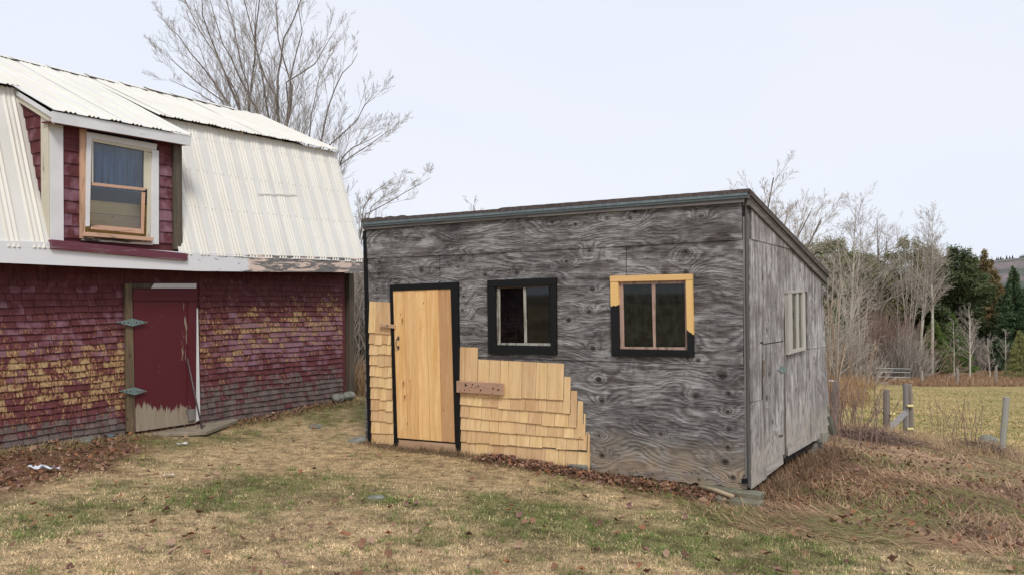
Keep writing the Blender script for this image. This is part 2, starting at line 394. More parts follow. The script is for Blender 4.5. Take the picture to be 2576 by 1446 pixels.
# ------------------------------------------------------------------ ground
CP = [(0,0,1.66),(-3,1.5,1.55),(3.5,1.5,1.8),(0,5,1.74),(-3,5,1.62),(3,5,1.88),(-5.72,9.77,1.69),(-4.5,11.5,1.80),(-2.74,14.8,1.76),
      (-1.9,11.5,1.95),(.85,9.6,1.99),(2.34,8.55,2.03),(3.95,10.9,1.98),(1.5,12.5,1.9),(-.6,13.7,1.88),(5.2,9,2.26),(6.1,12,2.48),(7.6,13,2.78),(9,20,3.45),(11.8,21,3.92),(7.7,18.5,3.0),
      (35,64,6.9),(31,72,7.4),(42,95,7.9),(60,95,8.1),(120,250,8.5),(0,200,6),(-100,100,3),(-60,0,1.2),(0,50,4.4),(100,0,6),
      (-30,30,1.9),(-8,20,1.8),(0,24,2.4),(0,-30,1.3),(60,40,6.6),(400,800,9),(-400,800,7),(0,-400,2),(22,30,4.9),(14,40,5.0),(18,12,4.3),(-6,6,1.55),(8,5,2.3),(1200,0,9),(-1200,0,5),(0,2500,9)]
_cp = np.array(CP); _e = .45
def _phi(a, b): return np.sqrt((a[:, None, 0]-b[None, :, 0])**2+(a[:, None, 1]-b[None, :, 1])**2+_e**2)
_n = len(_cp); _A = np.zeros((_n+1, _n+1)); _A[:_n, :_n] = _phi(_cp, _cp); _A[:_n, _n] = 1; _A[_n, :_n] = 1
_w = np.linalg.solve(_A, np.append(-_cp[:, 2], 0))
def gh(x, y):
    x = np.atleast_1d(np.asarray(x, float)); y = np.atleast_1d(np.asarray(y, float))
    q = np.stack([x, y], 1); out = np.empty(len(x))
    for i in range(0, len(x), 20000):
        out[i:i+20000] = _phi(q[i:i+20000], _cp) @ _w[:_n] + _w[_n]
    r = np.hypot(x, y); k = np.clip((r-2)/4, 0, 1)
    out = out + (fbm(x*1.3+40, y*1.3+11, 3)-.5)*.05*k + (fbm(x*.05+3, y*.05+7, 2)-.5)*.6*np.clip((r-25)/50, 0, 1)
    return out+EYE
def g1(x, y): return float(gh(x, y)[0])
def ghit(px, py):
    d = ray(px, py); t = 1.0
    for i in range(400):
        p = d*t
        if EYE+p.z <= g1(p.x, p.y): break
        t *= 1.03
    lo, hi = t/1.03, t
    for i in range(14):
        t = (lo+hi)/2; p = d*t
        if EYE+p.z <= g1(p.x, p.y): hi = t
        else: lo = t
    return p.x, p.y
def inpoly(x, y, poly):
    r = np.zeros(len(x), bool); n = len(poly)
    for i in range(n):
        x1, y1 = poly[i]; x2, y2 = poly[(i+1) % n]
        c = ((y1 > y) != (y2 > y)) & (x < (x2-x1)*(y-y1)/(y2-y1+1e-12)+x1); r ^= c
    return r
BROWN = [ghit(*p) for p in [(1490,1178),(1560,1215),(1640,1232),(1780,1290),(1950,1332),(2150,1350),(2350,1372),(2560,1385)]]+[(9,8),(14,14),(13.5,19.5),(9.5,19.5),(5,15.5),(2.5,10.5)]
LEFTL = [ghit(*p) for p in [(-200,1300),(0,1240),(120,1215),(300,1180),(360,1130),(345,1090)]]+[(-5.5,10.3),(-7.5,7.5)]
FARF = [(9,22.5),(5,24),(1,36),(20,62),(70,66),(70,20),(20,17),(12,22)]
def soft(x, y, poly, amp=.25, n=3):
    t = np.zeros(len(x))
    for k in range(n):
        t += inpoly(x+(fbm(x*2.5+k*7, y*2.5, 3)-.5)*amp*3+rng.normal(0, amp*.4, len(x)), y+(fbm(x*2.5, y*2.5+k*5, 3)-.5)*amp*3+rng.normal(0, amp*.4, len(x)), poly)
    return t/n
na, nr = 300, 230
rr_ = np.concatenate([[0.0], .6*(3500/.6)**(np.arange(nr-1)/(nr-2))]); aa_ = np.linspace(0, 2*np.pi, na, endpoint=False)
RR, AA = np.meshgrid(rr_, aa_, indexing='ij'); gx = (RR*np.sin(AA)).ravel(); gy = (RR*np.cos(AA)).ravel(); gz = gh(gx, gy)
ii, jj = np.meshgrid(np.arange(nr-1), np.arange(na), indexing='ij'); j2 = (jj+1) % na
GF = np.stack([ii*na+jj, ii*na+j2, (ii+1)*na+j2, (ii+1)*na+jj], -1).reshape(-1, 4)[:, ::-1]
br = soft(gx, gy, BROWN)+soft(gx, gy, LEFTL); br = np.clip(br, 0, 1)
fld = soft(gx, gy, FARF, .8); fgr = fbm(gx*.9+5, gy*.9, 4)
dist = np.hypot(gx, gy)
thick = ((dist > 62) | ((gx < 3) & (gy > 15.5))).astype(float)
PATCH = [(ghit(px, py), a, rd) for px, py, a, rd in ((150,1280,.5,.9),(420,1235,.55,.7),(720,1235,.5,.6),(60,1330,.35,.5),(1150,1370,.4,.5),(1400,1330,.35,.5),(1750,1385,.5,.6),(2100,1425,.55,.6),(2450,1390,.4,.5),(1250,1285,.35,.6),(560,1160,.3,.5),(240,1400,.2,.3),
    (700,1395,-.6,.5),(420,1430,-.5,.35),(900,1340,-.5,.5),(1600,1290,-.35,.5),(950,1170,-.6,1.1),(1200,1230,-.3,.5),(40,1430,-.4,.3),(2260,1435,-.6,.35),(1000,1425,-.5,.4),(1900,1330,-.2,.3),(720,1130,-.4,.8))]
def lawncol(x, y):
    g = np.clip((fbm(x*.6+2, y*.6+8, 4)-.44)*6, 0, 1)*.7 + np.clip((fbm(x*3+2, y*3+8, 3)-.5)*4.5, -.4, .6)*.8
    for (cx_, cy_), a, rd in PATCH: g = g+a*.85*np.exp(-((x-cx_)**2+(y-cy_)**2)/(2*(rd*.75)**2))
    return np.clip(g-.05, 0, 1)
lg = lawncol(gx, gy)[:, None]
col = (1-lg)*np.array([[.55, .40, .225]])+lg*np.array([[.22, .20, .085]])
b_ = br[:, None]; col = col*(1-b_)+b_*np.array([[.22, .12, .07]])
f_ = fld[:, None]; k = fgr[:, None]; col = col*(1-f_)+f_*(np.array([[.52, .37, .18]])*k+np.array([[.24, .23, .08]])*(1-k))
t_ = thick[:, None]*(1-f_)
col = col*(1-t_)+t_*np.array([[.30, .21, .13]])
gm = Mat('ground_turf', .95, .1)
gc = gm.attr('tint', 'Color'); gn = gm.noise(gm.coord((1, 1, 1), 'Position'), 60, 4, .7); gn2 = gm.noise(gm.coord((1, 1, 1), 'Position'), 7, 5, .65)
gcc = gm.mix(1.0, gc, gm.ramp(gn, (.3, .25), (.62, 1.35)), 'MULTIPLY'); gcc = gm.mix(1.0, gcc, gm.ramp(gn2, (.32, .45), (.6, 1.15)), 'MULTIPLY')
gm.col(gcc); gm.bump(gn, .8, .03)
ground = np_mesh('ground', np.stack([gx, gy, gz], 1), GF, gm.m, kind='structure', cols=col, smooth=True)

# ------------------------------------------------------------------ barn
def BP(px, py, o=0.0):
    x, z = BN.onY(px, py, -o); return x, z
GZB = EYE-1.75
barn = empty('barn', 'red shingled barn with a white metal gambrel roof and a dormer on the left', 'barn', (BN.o.x, BN.o.y, 0), BN.rot)
BX0, BX1 = -5.0, 3.60          # wall run, left end out of frame
Z_E, Z_B, Z_R = EYE+.585, EYE+2.46, EYE+3.24
Y_E, Y_B, Y_R = -.33, .255, 1.99
WT = EYE+.52
MB().prism([(BX0, 0.03, -.4), (BX1, 0.03, -.4), (BX1, 0.03, WT+.1), (BX0, 0.03, WT+.1)], (0, .1, 0)).build('wall', REDW, barn).name
wall = barn.children[-1] if barn.children else None
wall = [o for o in C.objects if o.name == 'wall'][0]
# gable ends and back
for xg in (BX0, BX1-.08):
    MB().prism([(xg, .13, -.4), (xg, .13, WT+.1), (xg, Y_B+.12, Z_B-.12), (xg, Y_R, Z_R-.1), (xg, 2*Y_R-Y_B-.12, Z_B-.12), (xg, 2*Y_R-.13, WT+.1), (xg, 2*Y_R-.13, -.4)], (.08, 0, 0)).build('gable_wall', REDW, barn)
MB().box(((BX0+BX1)/2, 2*Y_R-.06, WT/2-.1), (BX1-BX0, .1, WT+.4)).build('back_wall', REDW, barn)
MB().box(((BX0+BX1)/2, 2*Y_R+.2, WT+.0), (BX1-BX0, .4, .04)).build('back_soffit', REDW, barn)
# corrugated sheets
def sheet(x0, x1, pa, pb, name='roof_panel', cut=None, lift=0.0, mat=TIN, wob=0.0, pitch=.285):
    """ribbed tin from pa=(Y,Z) bottom edge to pb=(Y,Z) top edge, ribs running up the slope in threes"""
    step = .0125; n = max(2, int(round((x1-x0)/step))); xs = np.linspace(x0, x1, n+1)
    ph = np.mod(xs, pitch)
    rib = np.zeros(n+1)
    for c0 in (.05, .105, .16): rib = np.maximum(rib, np.clip(1-np.abs(ph-c0)/.019, 0, 1)**.7)
    m_ = 7; ts = np.linspace(0, 1, m_)
    d = np.array([pb[0]-pa[0], pb[1]-pa[1]]); L = np.hypot(*d); nn = np.array([-d[1], d[0]])/L
    if nn[1] < 0: nn = -nn
    V = []; R = []
    for j, t in enumerate(ts):
        e = (fbm(xs*3+j, xs*0+t*3+x0, 2)-.5)*wob*2 if wob else 0
        hgt = rib*.019+lift+e+ (fbm(xs*1.3+9, xs*0+t*2, 2)-.5)*.012
        dd = (fbm(xs*2.2, xs*0+j*.0+3, 2)-.5)*.02 if j in (0,) else 0
        V.append(np.stack([xs, pa[0]+d[0]*t+nn[0]*hgt - (d[0]/L)*dd, pa[1]+d[1]*t+nn[1]*hgt-(d[1]/L)*dd], 1)); R.append(rib)
    V = np.concatenate(V); R = np.concatenate(R)
    i, j = np.meshgrid(np.arange(m_-1), np.arange(n), indexing='ij')
    Fq = np.stack([i*(n+1)+j, i*(n+1)+j+1, (i+1)*(n+1)+j+1, (i+1)*(n+1)+j], -1).reshape(-1, 4)
    # underside 4 mm below
    nv = len(V); U = V.copy(); U[:, 1] -= nn[0]*.004; U[:, 2] -= nn[1]*.004
    V = np.concatenate([V, U]); Fq = np.concatenate([Fq, Fq[:, ::-1]+nv])
    ed = [(a, a+1, a+1+nv, a+nv) for a in range(n)]
    Fq = np.concatenate([Fq, np.array(ed)])
    return np_mesh(name, V, Fq, mat, barn, attrs={'rib': np.concatenate([R, R])})
DX0, DX1 = -1.80, .07          # dormer roof run
DW0, DW1 = -1.742, .05         # dormer wall run
Z_D, Y_D = EYE+2.09, -.50      # dormer eave
sw = .855
RX1 = 3.68
xs = RX1; k = 0
while xs > .02:
    x0 = max(xs-sw, -.02)
    sheet(x0, xs, (Y_E-.03, Z_E-.03), (Y_B+.02, Z_B-.01), lift=.004*(k % 2)); xs = x0; k += 1
    if xs <= -.019: break
for (a, b) in ((-2.6, DW0-.005), (-3.5, -2.6), (-5.1, -3.5)): sheet(a, b, (Y_E-.03, Z_E-.03), (Y_B+.02, Z_B-.01), lift=.003)
xs = RX1; k = 0
while xs > DX1+.01:
    x0 = max(xs-sw, DX1); sheet(x0, xs, (Y_B-.10, Z_B-.02), (Y_R+.0, Z_R), lift=.014+.004*(k % 2), wob=.006); xs = x0; k += 1
n_ = 2
for i in range(n_):
    sheet(DX0+(DX1-DX0)*i/n_, DX0+(DX1-DX0)*(i+1)/n_, (Y_D, Z_D), (Y_R, Z_R), lift=.022, wob=.006)
for (a, b) in ((-2.66, DX0), (-3.6, -2.66), (-5.1, -3.6)): sheet(a, b, (Y_B-.10, Z_B-.02), (Y_R, Z_R), lift=.014, wob=.006)
sheet(-5.1, RX1, (2*Y_R-Y_B+.1, Z_B-.02), (Y_R, Z_R), lift=.01); sheet(-5.1, RX1, (2*Y_R+.35, Z_E), (2*Y_R-Y_B-.02, Z_B-.01))
# ridge cap: stretches of folded tin with open ends
cx = -5.1; k = 0
while cx < RX1-.9:
    L_ = random.uniform(.42, .6); x1 = min(cx+L_, RX1-.7)
    lf = .028+.012*random.random()
    MB().add([(cx, Y_R-.13, Z_R-.035+lf), (x1, Y_R-.13, Z_R-.052+lf), (x1, Y_R, Z_R+.012+lf), (cx, Y_R, Z_R+.02+lf), (x1, Y_R+.13, Z_R-.05+lf), (cx, Y_R+.13, Z_R-.04+lf)], [(0,1,2,3), (3,2,4,5)]).build('ridge_cap', TIN, barn)
    cx = x1-.01; k += 1
# roof patch edge
p0 = (.62, .0); 
def roofpt(x, t, off=.03):
    d = np.array([Y_B-Y_E, Z_B-Z_E]); L = np.hypot(*d); nn = np.array([-d[1], d[0]])/L
    return (x, Y_E+d[0]*t+nn[0]*off, Z_E+d[1]*t+nn[1]*off)
pt = MB(); pt.prism([roofpt(1.62, .50, .021), roofpt(2.42, .53, .021), roofpt(2.42, .522, .021), roofpt(1.62, .492, .021)], (0, -.004, .004)); pt.build('roof_patch', TIN, barn)
# screws in rows
sm_ = MB()
for t in (.07, .34, .62, .88):
    x = .1
    while x < 3.6:
        b = math.floor(x/.285)*.285
        for c0 in (.03, .13, .185): sm_.box(roofpt(b+c0, t+random.uniform(-.005, .005), .014), (.007, .006, .007))
        x += .285
sm_.build('roof_screws', GALV, barn, kind='stuff')
# eave fascia
def fascia():
    pts_t = [(0,613),(125,616),(457,640),(700,648),(912,655)]; pts_b = [(0,661),(250,672),(500,682),(700,684),(914,685)]
    T = np.array([BP(x, y, .36) for x, y in pts_t]); B = np.array([BP(x, y, .36) for x, y in pts_b])
    xs = np.linspace(BX0-.1, RX1-.01, 60)
    zt = np.interp(xs, T[:, 0], T[:, 1])+.03; zb = np.interp(xs, B[:, 0], B[:, 1])
    m_ = 3; V = []
    for yy in (-.36, -.335):
        for t in (0, 1): V.append(np.stack([xs, xs*0+yy, zb+(zt-zb)*t], 1))
    n = len(xs); V = np.concatenate(V); Fq = []
    for a, b in ((0, 1), (1, 3), (3, 2), (2, 0)):
        for i in range(n-1): Fq.append((a*n+i, a*n+i+1, b*n+i+1, b*n+i))
    pl = np.clip((V[:, 0]-.55)/.9, -.6, 1)
    o = np_mesh('eave_board', V, Fq, FASC, barn, attrs={'peel': pl})
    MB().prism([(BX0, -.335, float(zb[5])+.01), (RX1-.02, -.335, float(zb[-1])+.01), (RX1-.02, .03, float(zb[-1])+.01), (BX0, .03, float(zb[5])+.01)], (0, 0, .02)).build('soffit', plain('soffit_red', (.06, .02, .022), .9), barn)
    return zb.min()
fascia()
# corner post and foundation stones
c0, c1 = BP(877, 687, .02), BP(889, 687, .02); d0, d1 = BP(879, 990, .02), BP(891, 990, .02)
MB().prism([(c0[0], -.035, c0[1]), (c1[0], -.035, c1[1]), (d1[0], -.035, d1[1]), (d0[0], -.035, d0[1])], (0, .13, 0)).build('corner_post', DARKW, barn, bevel=.006)
# shingles
def wear_barn(x, z):
    """bare, silvered, lilac amounts along the barn wall (heights relative to its base)"""
    h = z-(EYE-1.75)          # 0..2.25
    left = x < -.5
    if left:
        bare = .50*math.exp(-((h-.80)/.58)**2)-.04
        bare += .10*math.exp(-((x+1.2)/1.2)**2)*math.exp(-((h-.7)/.5)**2)
        grey = 1.0*max(0, 1-(h-.05)/.42) ; lil = .33*math.exp(-((h-1.25)/.35)**2)+.1
        if h > 1.5: bare -= .12
    else:
        bare = .43*math.exp(-((h-1.15-.07*(x-1))/.52)**2)*(1 if x > .2 else .8)-.02
        grey = .95*max(0, 1-(h-.12)/(.85-.05*x)); grey = min(grey, .72) if h > .2 else .72
        lil = .72*math.exp(-((h-1.0-.03*x)/.5)**2)*min(1, max(0.35, (x-.1)/1.4))
    if h > 1.85: bare = -.25
    return bare, grey, lil
def shingle(parent, corners_fn, x0, x1, zb, zt, y, tilt=.017, wear=None, mat=SHING, name='shingle', thick=.011, skew=0):
    """a tapered shingle: butt edge proud at the bottom, thin at the top"""
    V = [(x0, y-tilt, zb), (x1, y-tilt, zb+skew), (x1, y-.002, zt), (x0, y-.002, zt), (x0, y-tilt+thick, zb), (x1, y-tilt+thick, zb+skew), (x1, y+.001, zt), (x0, y+.001, zt)]
    if corners_fn: V = [corners_fn(*v) for v in V]
    Fc = [(0,1,2,3), (4,7,6,5), (0,4,5,1), (1,5,6,2), (0,3,7,4), (3,2,6,7)]
    me = bpy.data.meshes.new(name); me.from_pydata(V, [], Fc); me.materials.append(mat)
    if wear:
        a = me.color_attributes.new('wear', 'FLOAT_COLOR', 'POINT')
        jx = [random.gauss(0, w) for w in (.15, .13, .17)]
        for i, v in enumerate(V):
            b = wear(v[0], v[2]); a.data[i].color = (b[0]+jx[0]-(.12 if v[2] < (zb+zt)/2 else -.02)*.3, b[1]+jx[1], b[2]+jx[2], 1)
    o = bpy.data.objects.new(name, me); C.objects.link(o); o.parent = parent; return o
def blob_join(objs, name, parent, mat):
    """merge many small meshes into one stuff part"""
    V = []; Fc = []; W = []; n = 0
    for o in objs:
        me = o.data
        for v in me.vertices: V.append(tuple(v.co))
        for p in me.polygons: Fc.append(tuple(i+n for i in p.vertices))
        if 'wear' in me.color_attributes:
            for d in me.color_attributes['wear'].data: W.append(tuple(d.color))
        n += len(me.vertices)
    m = bpy.data.meshes.new(name); m.from_pydata(V, [], Fc); m.materials.append(mat)
    if W:
        a = m.color_attributes.new('wear', 'FLOAT_COLOR', 'POINT')
        a.data.foreach_set('color', np.array(W, np.float32).ravel())
    for o in objs: me = o.data; bpy.data.objects.remove(o); bpy.data.meshes.remove(me)
    ob = bpy.data.objects.new(name, m); C.objects.link(ob); ob.parent = parent; ob['kind'] = 'stuff'; return ob
exps = .0785
DL, DR = BP(316, 900)[0], BP(503, 900)[0]       # door opening incl. jamb
allsh = []
row = 0; zb = EYE-1.80
while zb < WT-.02:
    for (a, b) in ((BX0, DL), (DR, BX1-.085)):
        x = a-random.uniform(0, .1) if a == BX0 else a+.003
        first = True
        while x < b-.02:
            ww = random.choice((.085, .11, .13, .15, .18, .2))*random.uniform(.9, 1.1)
            x1 = min(x+ww, b-.002)
            if b-x1 < .05: x1 = b-.002
            sag = .018*math.sin(x*1.1+.5)+.006*math.sin(x*5+row)
            z0 = zb+sag+random.uniform(-.0035, .0035)
            gz_ = -9
            allsh.append((shingle(wall, None, x+.003, x1-.003, z0, z0+exps+.018, .028, tilt=random.uniform(.022, .031), wear=wear_barn), x, z0))
            x = x1
    # the strip above the door lintel
    if zb > BP(400, 712)[1]-.03:
        x = DL
        while x < DR-.02:
            x1 = min(x+random.uniform(.1, .18), DR); allsh.append((shingle(wall, None, x+.002, x1-.002, zb, zb+exps+.018, .028, tilt=.02, wear=wear_barn), x, zb)); x = x1
    zb += exps; row += 1
# keep as single parts those that show largest (nearest and in view); the far and the unseen ones are one mesh
NEAR = 238
vis = sorted([t for t in allsh if t[1] > -2.35], key=lambda t: t[1]+ .0*t[2])
keep = set(id(t[0]) for t in vis[:NEAR])
blob_join([t[0] for t in allsh if id(t[0]) not in keep], 'shingles', wall, SHING)

# barn door
dT0, dT1 = BP(335, 726, .04), BP(494, 726, .04); dB0, dB1 = BP(342, 1085, .04), BP(493, 1063, .04)
def slab(mb, pix, o, th, fr=BP):
    P = [fr(x, y, o) for x, y in pix]
    return mb.prism([(p[0], -o, p[1]) for p in P], (0, th, 0))
def grid_slab(name, pix, o, th, mat, parent, fr=BP, nx=6, nz=20, fn=None, attr='down'):
    P = [np.array(fr(x, y, o)) for x, y in pix]; V = []; A = []
    for yy in (-o, -o+th):
        for j in range(nz+1):
            for i in range(nx+1):
                u, v = i/nx, j/nz; q = (P[0]*(1-u)+P[1]*u)*(1-v)+(P[3]*(1-u)+P[2]*u)*v
                V.append((q[0], yy, q[1])); A.append(fn(u, v) if fn else 0)
    n = (nx+1)*(nz+1); Fc = []
    for j in range(nz):
        for i in range(nx):
            a = j*(nx+1)+i; Fc += [(a, a+1, a+nx+2, a+nx+1), (a+n, a+nx+1+n, a+nx+2+n, a+1+n)]
    for j in range(nz):
        a = j*(nx+1); Fc.append((a, a+nx+1, a+nx+1+n, a+n)); a += nx; Fc.append((a, a+n, a+nx+1+n, a+nx+1))
    for i in range(nx):
        Fc.append((i, i+n, i+1+n, i+1)); a = nz*(nx+1)+i; Fc.append((a, a+1, a+1+n, a+n))
    return np_mesh(name, V, Fc, mat, parent, attrs={attr: A})
bdoor = grid_slab('door', [(335,726),(494,726),(493,1063),(342,1085)], .045, .04, DOORR, barn, nx=16, nz=36, fn=lambda u, v: max(.46 if (.74 < u < .9 and .1 < v < .55) else (.22 if u > .7 and v < .6 else -1), (v-.85-.07*(u-.5))*3.2+.5+.06*math.sin(u*9)))
grid_slab('top_rail', [(335,727),(495,727),(495,756),(335,755)], .062, .016, DOORR, bdoor, nz=4, fn=lambda u, v: .05+.30*u)
grid_slab('side_batten', [(474,758),(494,758),(491,1056),(473,1060)], .06, .014, DOORR, bdoor, nx=3, fn=lambda u, v: .26+.35*max(0, v-.72)*3)
slab(MB(), [(316,713),(333,713),(342,1086),(321,1086)], .05, .05).build('door_jamb', JAMBW, barn, bevel=.005)
slab(MB(), [(330,713),(388,713),(380,725),(330,725)], .045, .04).build('lintel', DARKW, barn)
slab(MB(), [(388,713),(494,713),(494,725),(380,725)], .048, .043).build('lintel', WHITEP, barn)
slab(MB(), [(495,775),(498,775),(504,1055),(493,1060)], .04, .03).build('door_trim', WHITEV, barn)
slab(MB(), [(470,1030),(490,1028),(490,1055),(476,1058)], .075, .014).build('door_patch', GREYW, bdoor)
# strap hinges
def hinge(xl, xr, xm, y, hh):
    m = MB(); P = [(xl, y), (xm-4, y-hh), (xm, y-hh), (xm, y+hh), (xm-4, y+hh)]
    slab(m, P, .085, .006); P = [(xm, y-hh), (xm+4, y-hh), (xr, y), (xm+4, y+hh), (xm, y+hh)]; slab(m, P, .085, .006)
    o = m.build('hinge', GALV, bdoor)
    p = BP(xm, y-hh-1, .09); q = BP(xm, y+hh+1, .09)
    MB().tube([(p[0], -.092, p[1]), (q[0], -.092, q[1])], .008, 8).build('hinge_pin', GALV, o)
    s = MB()
    for f in (.25, .5, .75):
        for sgn in (-1, 1):
            X = xm+(xl-xm)*f if sgn < 0 else xm+(xr-xm)*f; a = BP(X, y, .09); s.box((a[0], -.093, a[1]), (.014, .005, .014))
    s.build('bolts', RUST, o)
hinge(292, 373, 333, 810, 9); hinge(299, 371, 338, 983, 9)
# dormer
dorm = MB().prism([(DW0+.08, -.27, EYE+.66), (DW1-.04, -.27, EYE+.66), (DW1-.04, -.27, Z_D+.02), (DW0+.08, -.27, Z_D+.02)], (0, .02, 0)).build('dormer', REDW, barn)
# front boards left and right of the window opening are covered with shingles; the opening itself is cut out
bpy.data.objects.remove(dorm)
dorm = bpy.data.objects.new('dormer', None); C.objects.link(dorm); dorm.parent = barn
DO = .30
WIN = [(218,333),(395,363),(390,607),(215,590)]
wx0, wx1 = BP(203, 460, DO)[0], BP(399, 480, DO)[0]; wz0 = BP(300, 598, DO)[1]-.02; wz1 = BP(300, 345, DO)[1]+.04
fr_ = MB()
fr_.box(((DW0+wx0)/2, -DO+.04, EYE+1.35), (wx0-DW0, .04, 1.55)); fr_.box(((wx1+DW1)/2, -DO+.04, EYE+1.35), (DW1-wx1, .04, 1.55))
fr_.box(((wx0+wx1)/2, -DO+.04, (wz1+EYE+2.12)/2), (wx1-wx0, .04, EYE+2.12-wz1)); fr_.box(((wx0+wx1)/2, -DO+.04, (wz0+EYE+.55)/2), (wx1-wx0, .04, wz0-EYE-.55))
fr_.build('front_boards', REDW, dorm)
# cheeks
for xc in (DW0+.002, DW1-.032):
    MB().prism([(xc, -DO+.06, EYE+.50), (xc, -DO+.06, Z_D+.05), (xc, Y_B+.02, Z_B-.06), (xc, Y_B+.02, Z_B-.12), (xc, Y_E+.05, Z_E-.05)], (.03, 0, 0)).build('cheek_wall', REDW, dorm)
def wear_d(x, z): return (-.22+.10*math.sin(x*7), -.12, .50 if z < EYE+1.7 else .18)
cx0, cx1 = BP(157, 460, DO)[0], BP(203, 460, DO)[0]; rx0, rx1 = BP(400, 500, DO)[0], BP(433, 500, DO)[0]
zz = EYE+.70; 
while zz < EYE+2.02:
    for a, b in ((cx0, cx1), (rx0, rx1)):
        cuts = [a, a+(b-a)*random.uniform(.3, .7), b] if random.random() < .75 else [a, b]
        for c_, d_ in zip(cuts[:-1], cuts[1:]): shingle(dorm, None, c_+.001, d_-.001, zz, min(zz+.165, EYE+2.05), -DO+.018, tilt=.02, wear=wear_d)
    zz += .145
# cheek shingles (left side of the dormer), laid on the plane X = DW0
zz = EYE+.66; d_ = np.array([Y_B-Y_E, Z_B-Z_E])
while zz < Z_B-.18:
    yb = Y_E+(zz+.05-Z_E)*d_[0]/d_[1]-.02           # where the lower roof meets the cheek
    zr = lambda y: Z_D+(y-Y_D)*(Z_R-Z_D)/(Y_R-Y_D)-.06
    y = -DO+.09
    while y < yb+.16 and y < Y_B:
        y1 = y+random.uniform(.1, .17); y1 = min(y1, yb+.20)
        if y1-y < .03: break
        zt = min(zz+.165, zr((y+y1)/2)-.02)
        if zt > zz+.03:
            shingle(dorm, lambda a, b, c: (DW0+(b-.0), a, c), y+.001, y1-.001, zz, zt, -.002, tilt=.018, wear=lambda x, z: (-.16, -.1, .32))
        y = y1
    zz += .145
# posts, sill, window
zs = EYE+.62
MB().box(((DW0+cx0)/2, -DO+.0, EYE+1.35), (cx0-DW0, .05, 1.46)).build('corner_board', WHITEV, dorm, bevel=.004)
MB().box((DW0-.012, -DO+.045, EYE+1.35), (.024, .14, 1.46)).build('corner_board', CREAMV, dorm, bevel=.004)
px0 = BP(434, 500, DO)[0]
MB().box(((px0+DW1+.01)/2, -DO+.0, EYE+1.32), (DW1+.01-px0, .05, 1.40)).build('corner_board', DARKW, dorm, bevel=.004)
s0 = BP(127, 640, .38); 
MB().prism([(DW0-.03, -.40, EYE+.56), (DW1+.03, -.40, EYE+.475), (DW1+.03, -.40, EYE+.57), (DW0-.03, -.40, EYE+.665)], (0, .10, 0)).build('sill_board', SILLR, dorm, bevel=.004)
# dormer eave board and soffit, raking boards
e = .09
MB().prism([(DX0-.01, Y_D+.01, Z_D-.115), (DX1, Y_D+.01, Z_D-.115), (DX1, Y_D+.01, Z_D+.01), (DX0-.01, Y_D+.01, Z_D+.01)], (0, .022, 0)).build('eave_board', WHITEP, dorm)
MB().prism([(DX0, Y_D+.032, Z_D-.11), (DX1-.01, Y_D+.032, Z_D-.11), (DX1-.01, -DO+.04, Z_D-.10), (DX0, -DO+.04, Z_D-.10)], (0, 0, .015)).build('soffit', REDW, dorm)
sl_ = (Z_R-Z_D)/(Y_R-Y_D)
for i, (xr, dz, th) in enumerate(((DX0-.008, 0, .05), (DX0+.012, -.05, .07))):
    MB().prism([(xr, Y_D+.035, Z_D-.01+dz), (xr, Y_B-.02, Z_D+sl_*(Y_B-.02-Y_D)-.01+dz), (xr, Y_B-.02, Z_D+sl_*(Y_B-.02-Y_D)-.01+dz-th), (xr, Y_D+.035, Z_D-.01+dz-th)], (.022, 0, 0)).build('rake_board', WHITEP if i == 0 else CREAMV, dorm)
win = bpy.data.objects.new('window', None); C.objects.link(win); win.parent = barn
def wslab(name, pix, o, th, mat, par=None): return slab(MB(), pix, o, th).build(name, mat, par or win, bevel=.002)
wslab('side_casing', [(202,322),(219,324),(214,600),(203,600)], .325, .03, PEACHV)
wslab('casing', [(219,332),(396,363),(394,378),(219,346)], .345, .04, WHITEP)
wslab('casing', [(219,346),(231,348),(226,570),(217,570)], .345, .04, WHITEV)
wslab('casing', [(383,377),(400,380),(400,615),(381,615)], .345, .04, WHITEV)
wslab('inner_stop', [(231,348),(383,376),(383,384),(231,356)], .33, .02, CREAMV)
wslab('inner_stop', [(374,384),(383,386),(378,598),(370,597)], .33, .02, CREAMV)
wslab('sash_rail', [(231,459),(366,474),(366,481),(231,467)], .325, .03, PEACHX)
wslab('sash_rail', [(230,565),(360,577),(360,589),(228,577)], .32, .03, PEACHX)
wslab('sash_stile', [(357,484),(366,485),(362,590),(355,588)], .322, .03, PEACHV)
wslab('sash_stile', [(231,357),(235,357),(235,462),(231,461)], .315, .02, CREAMV)
wslab('sash_stile', [(363,378),(374,380),(374,478),(363,475)], .318, .02, CREAMV)
wslab('sill', [(219,584),(387,598),(386,607),(217,594)], .40, .10, PEACHX)
wslab('apron', [(215,594),(386,607),(385,617),(204,606)], .335, .03, chipped('rotten_apron', (.62, .55, .50), (.09, .07, .06), (.44, .52), axis='x'))
wslab('pane', [(232,356),(366,380),(366,476),(232,461)], .302, .004, GLASSU)
wslab('pane', [(228,466),(360,480),(360,580),(228,570)], .312, .004, GLASSU)
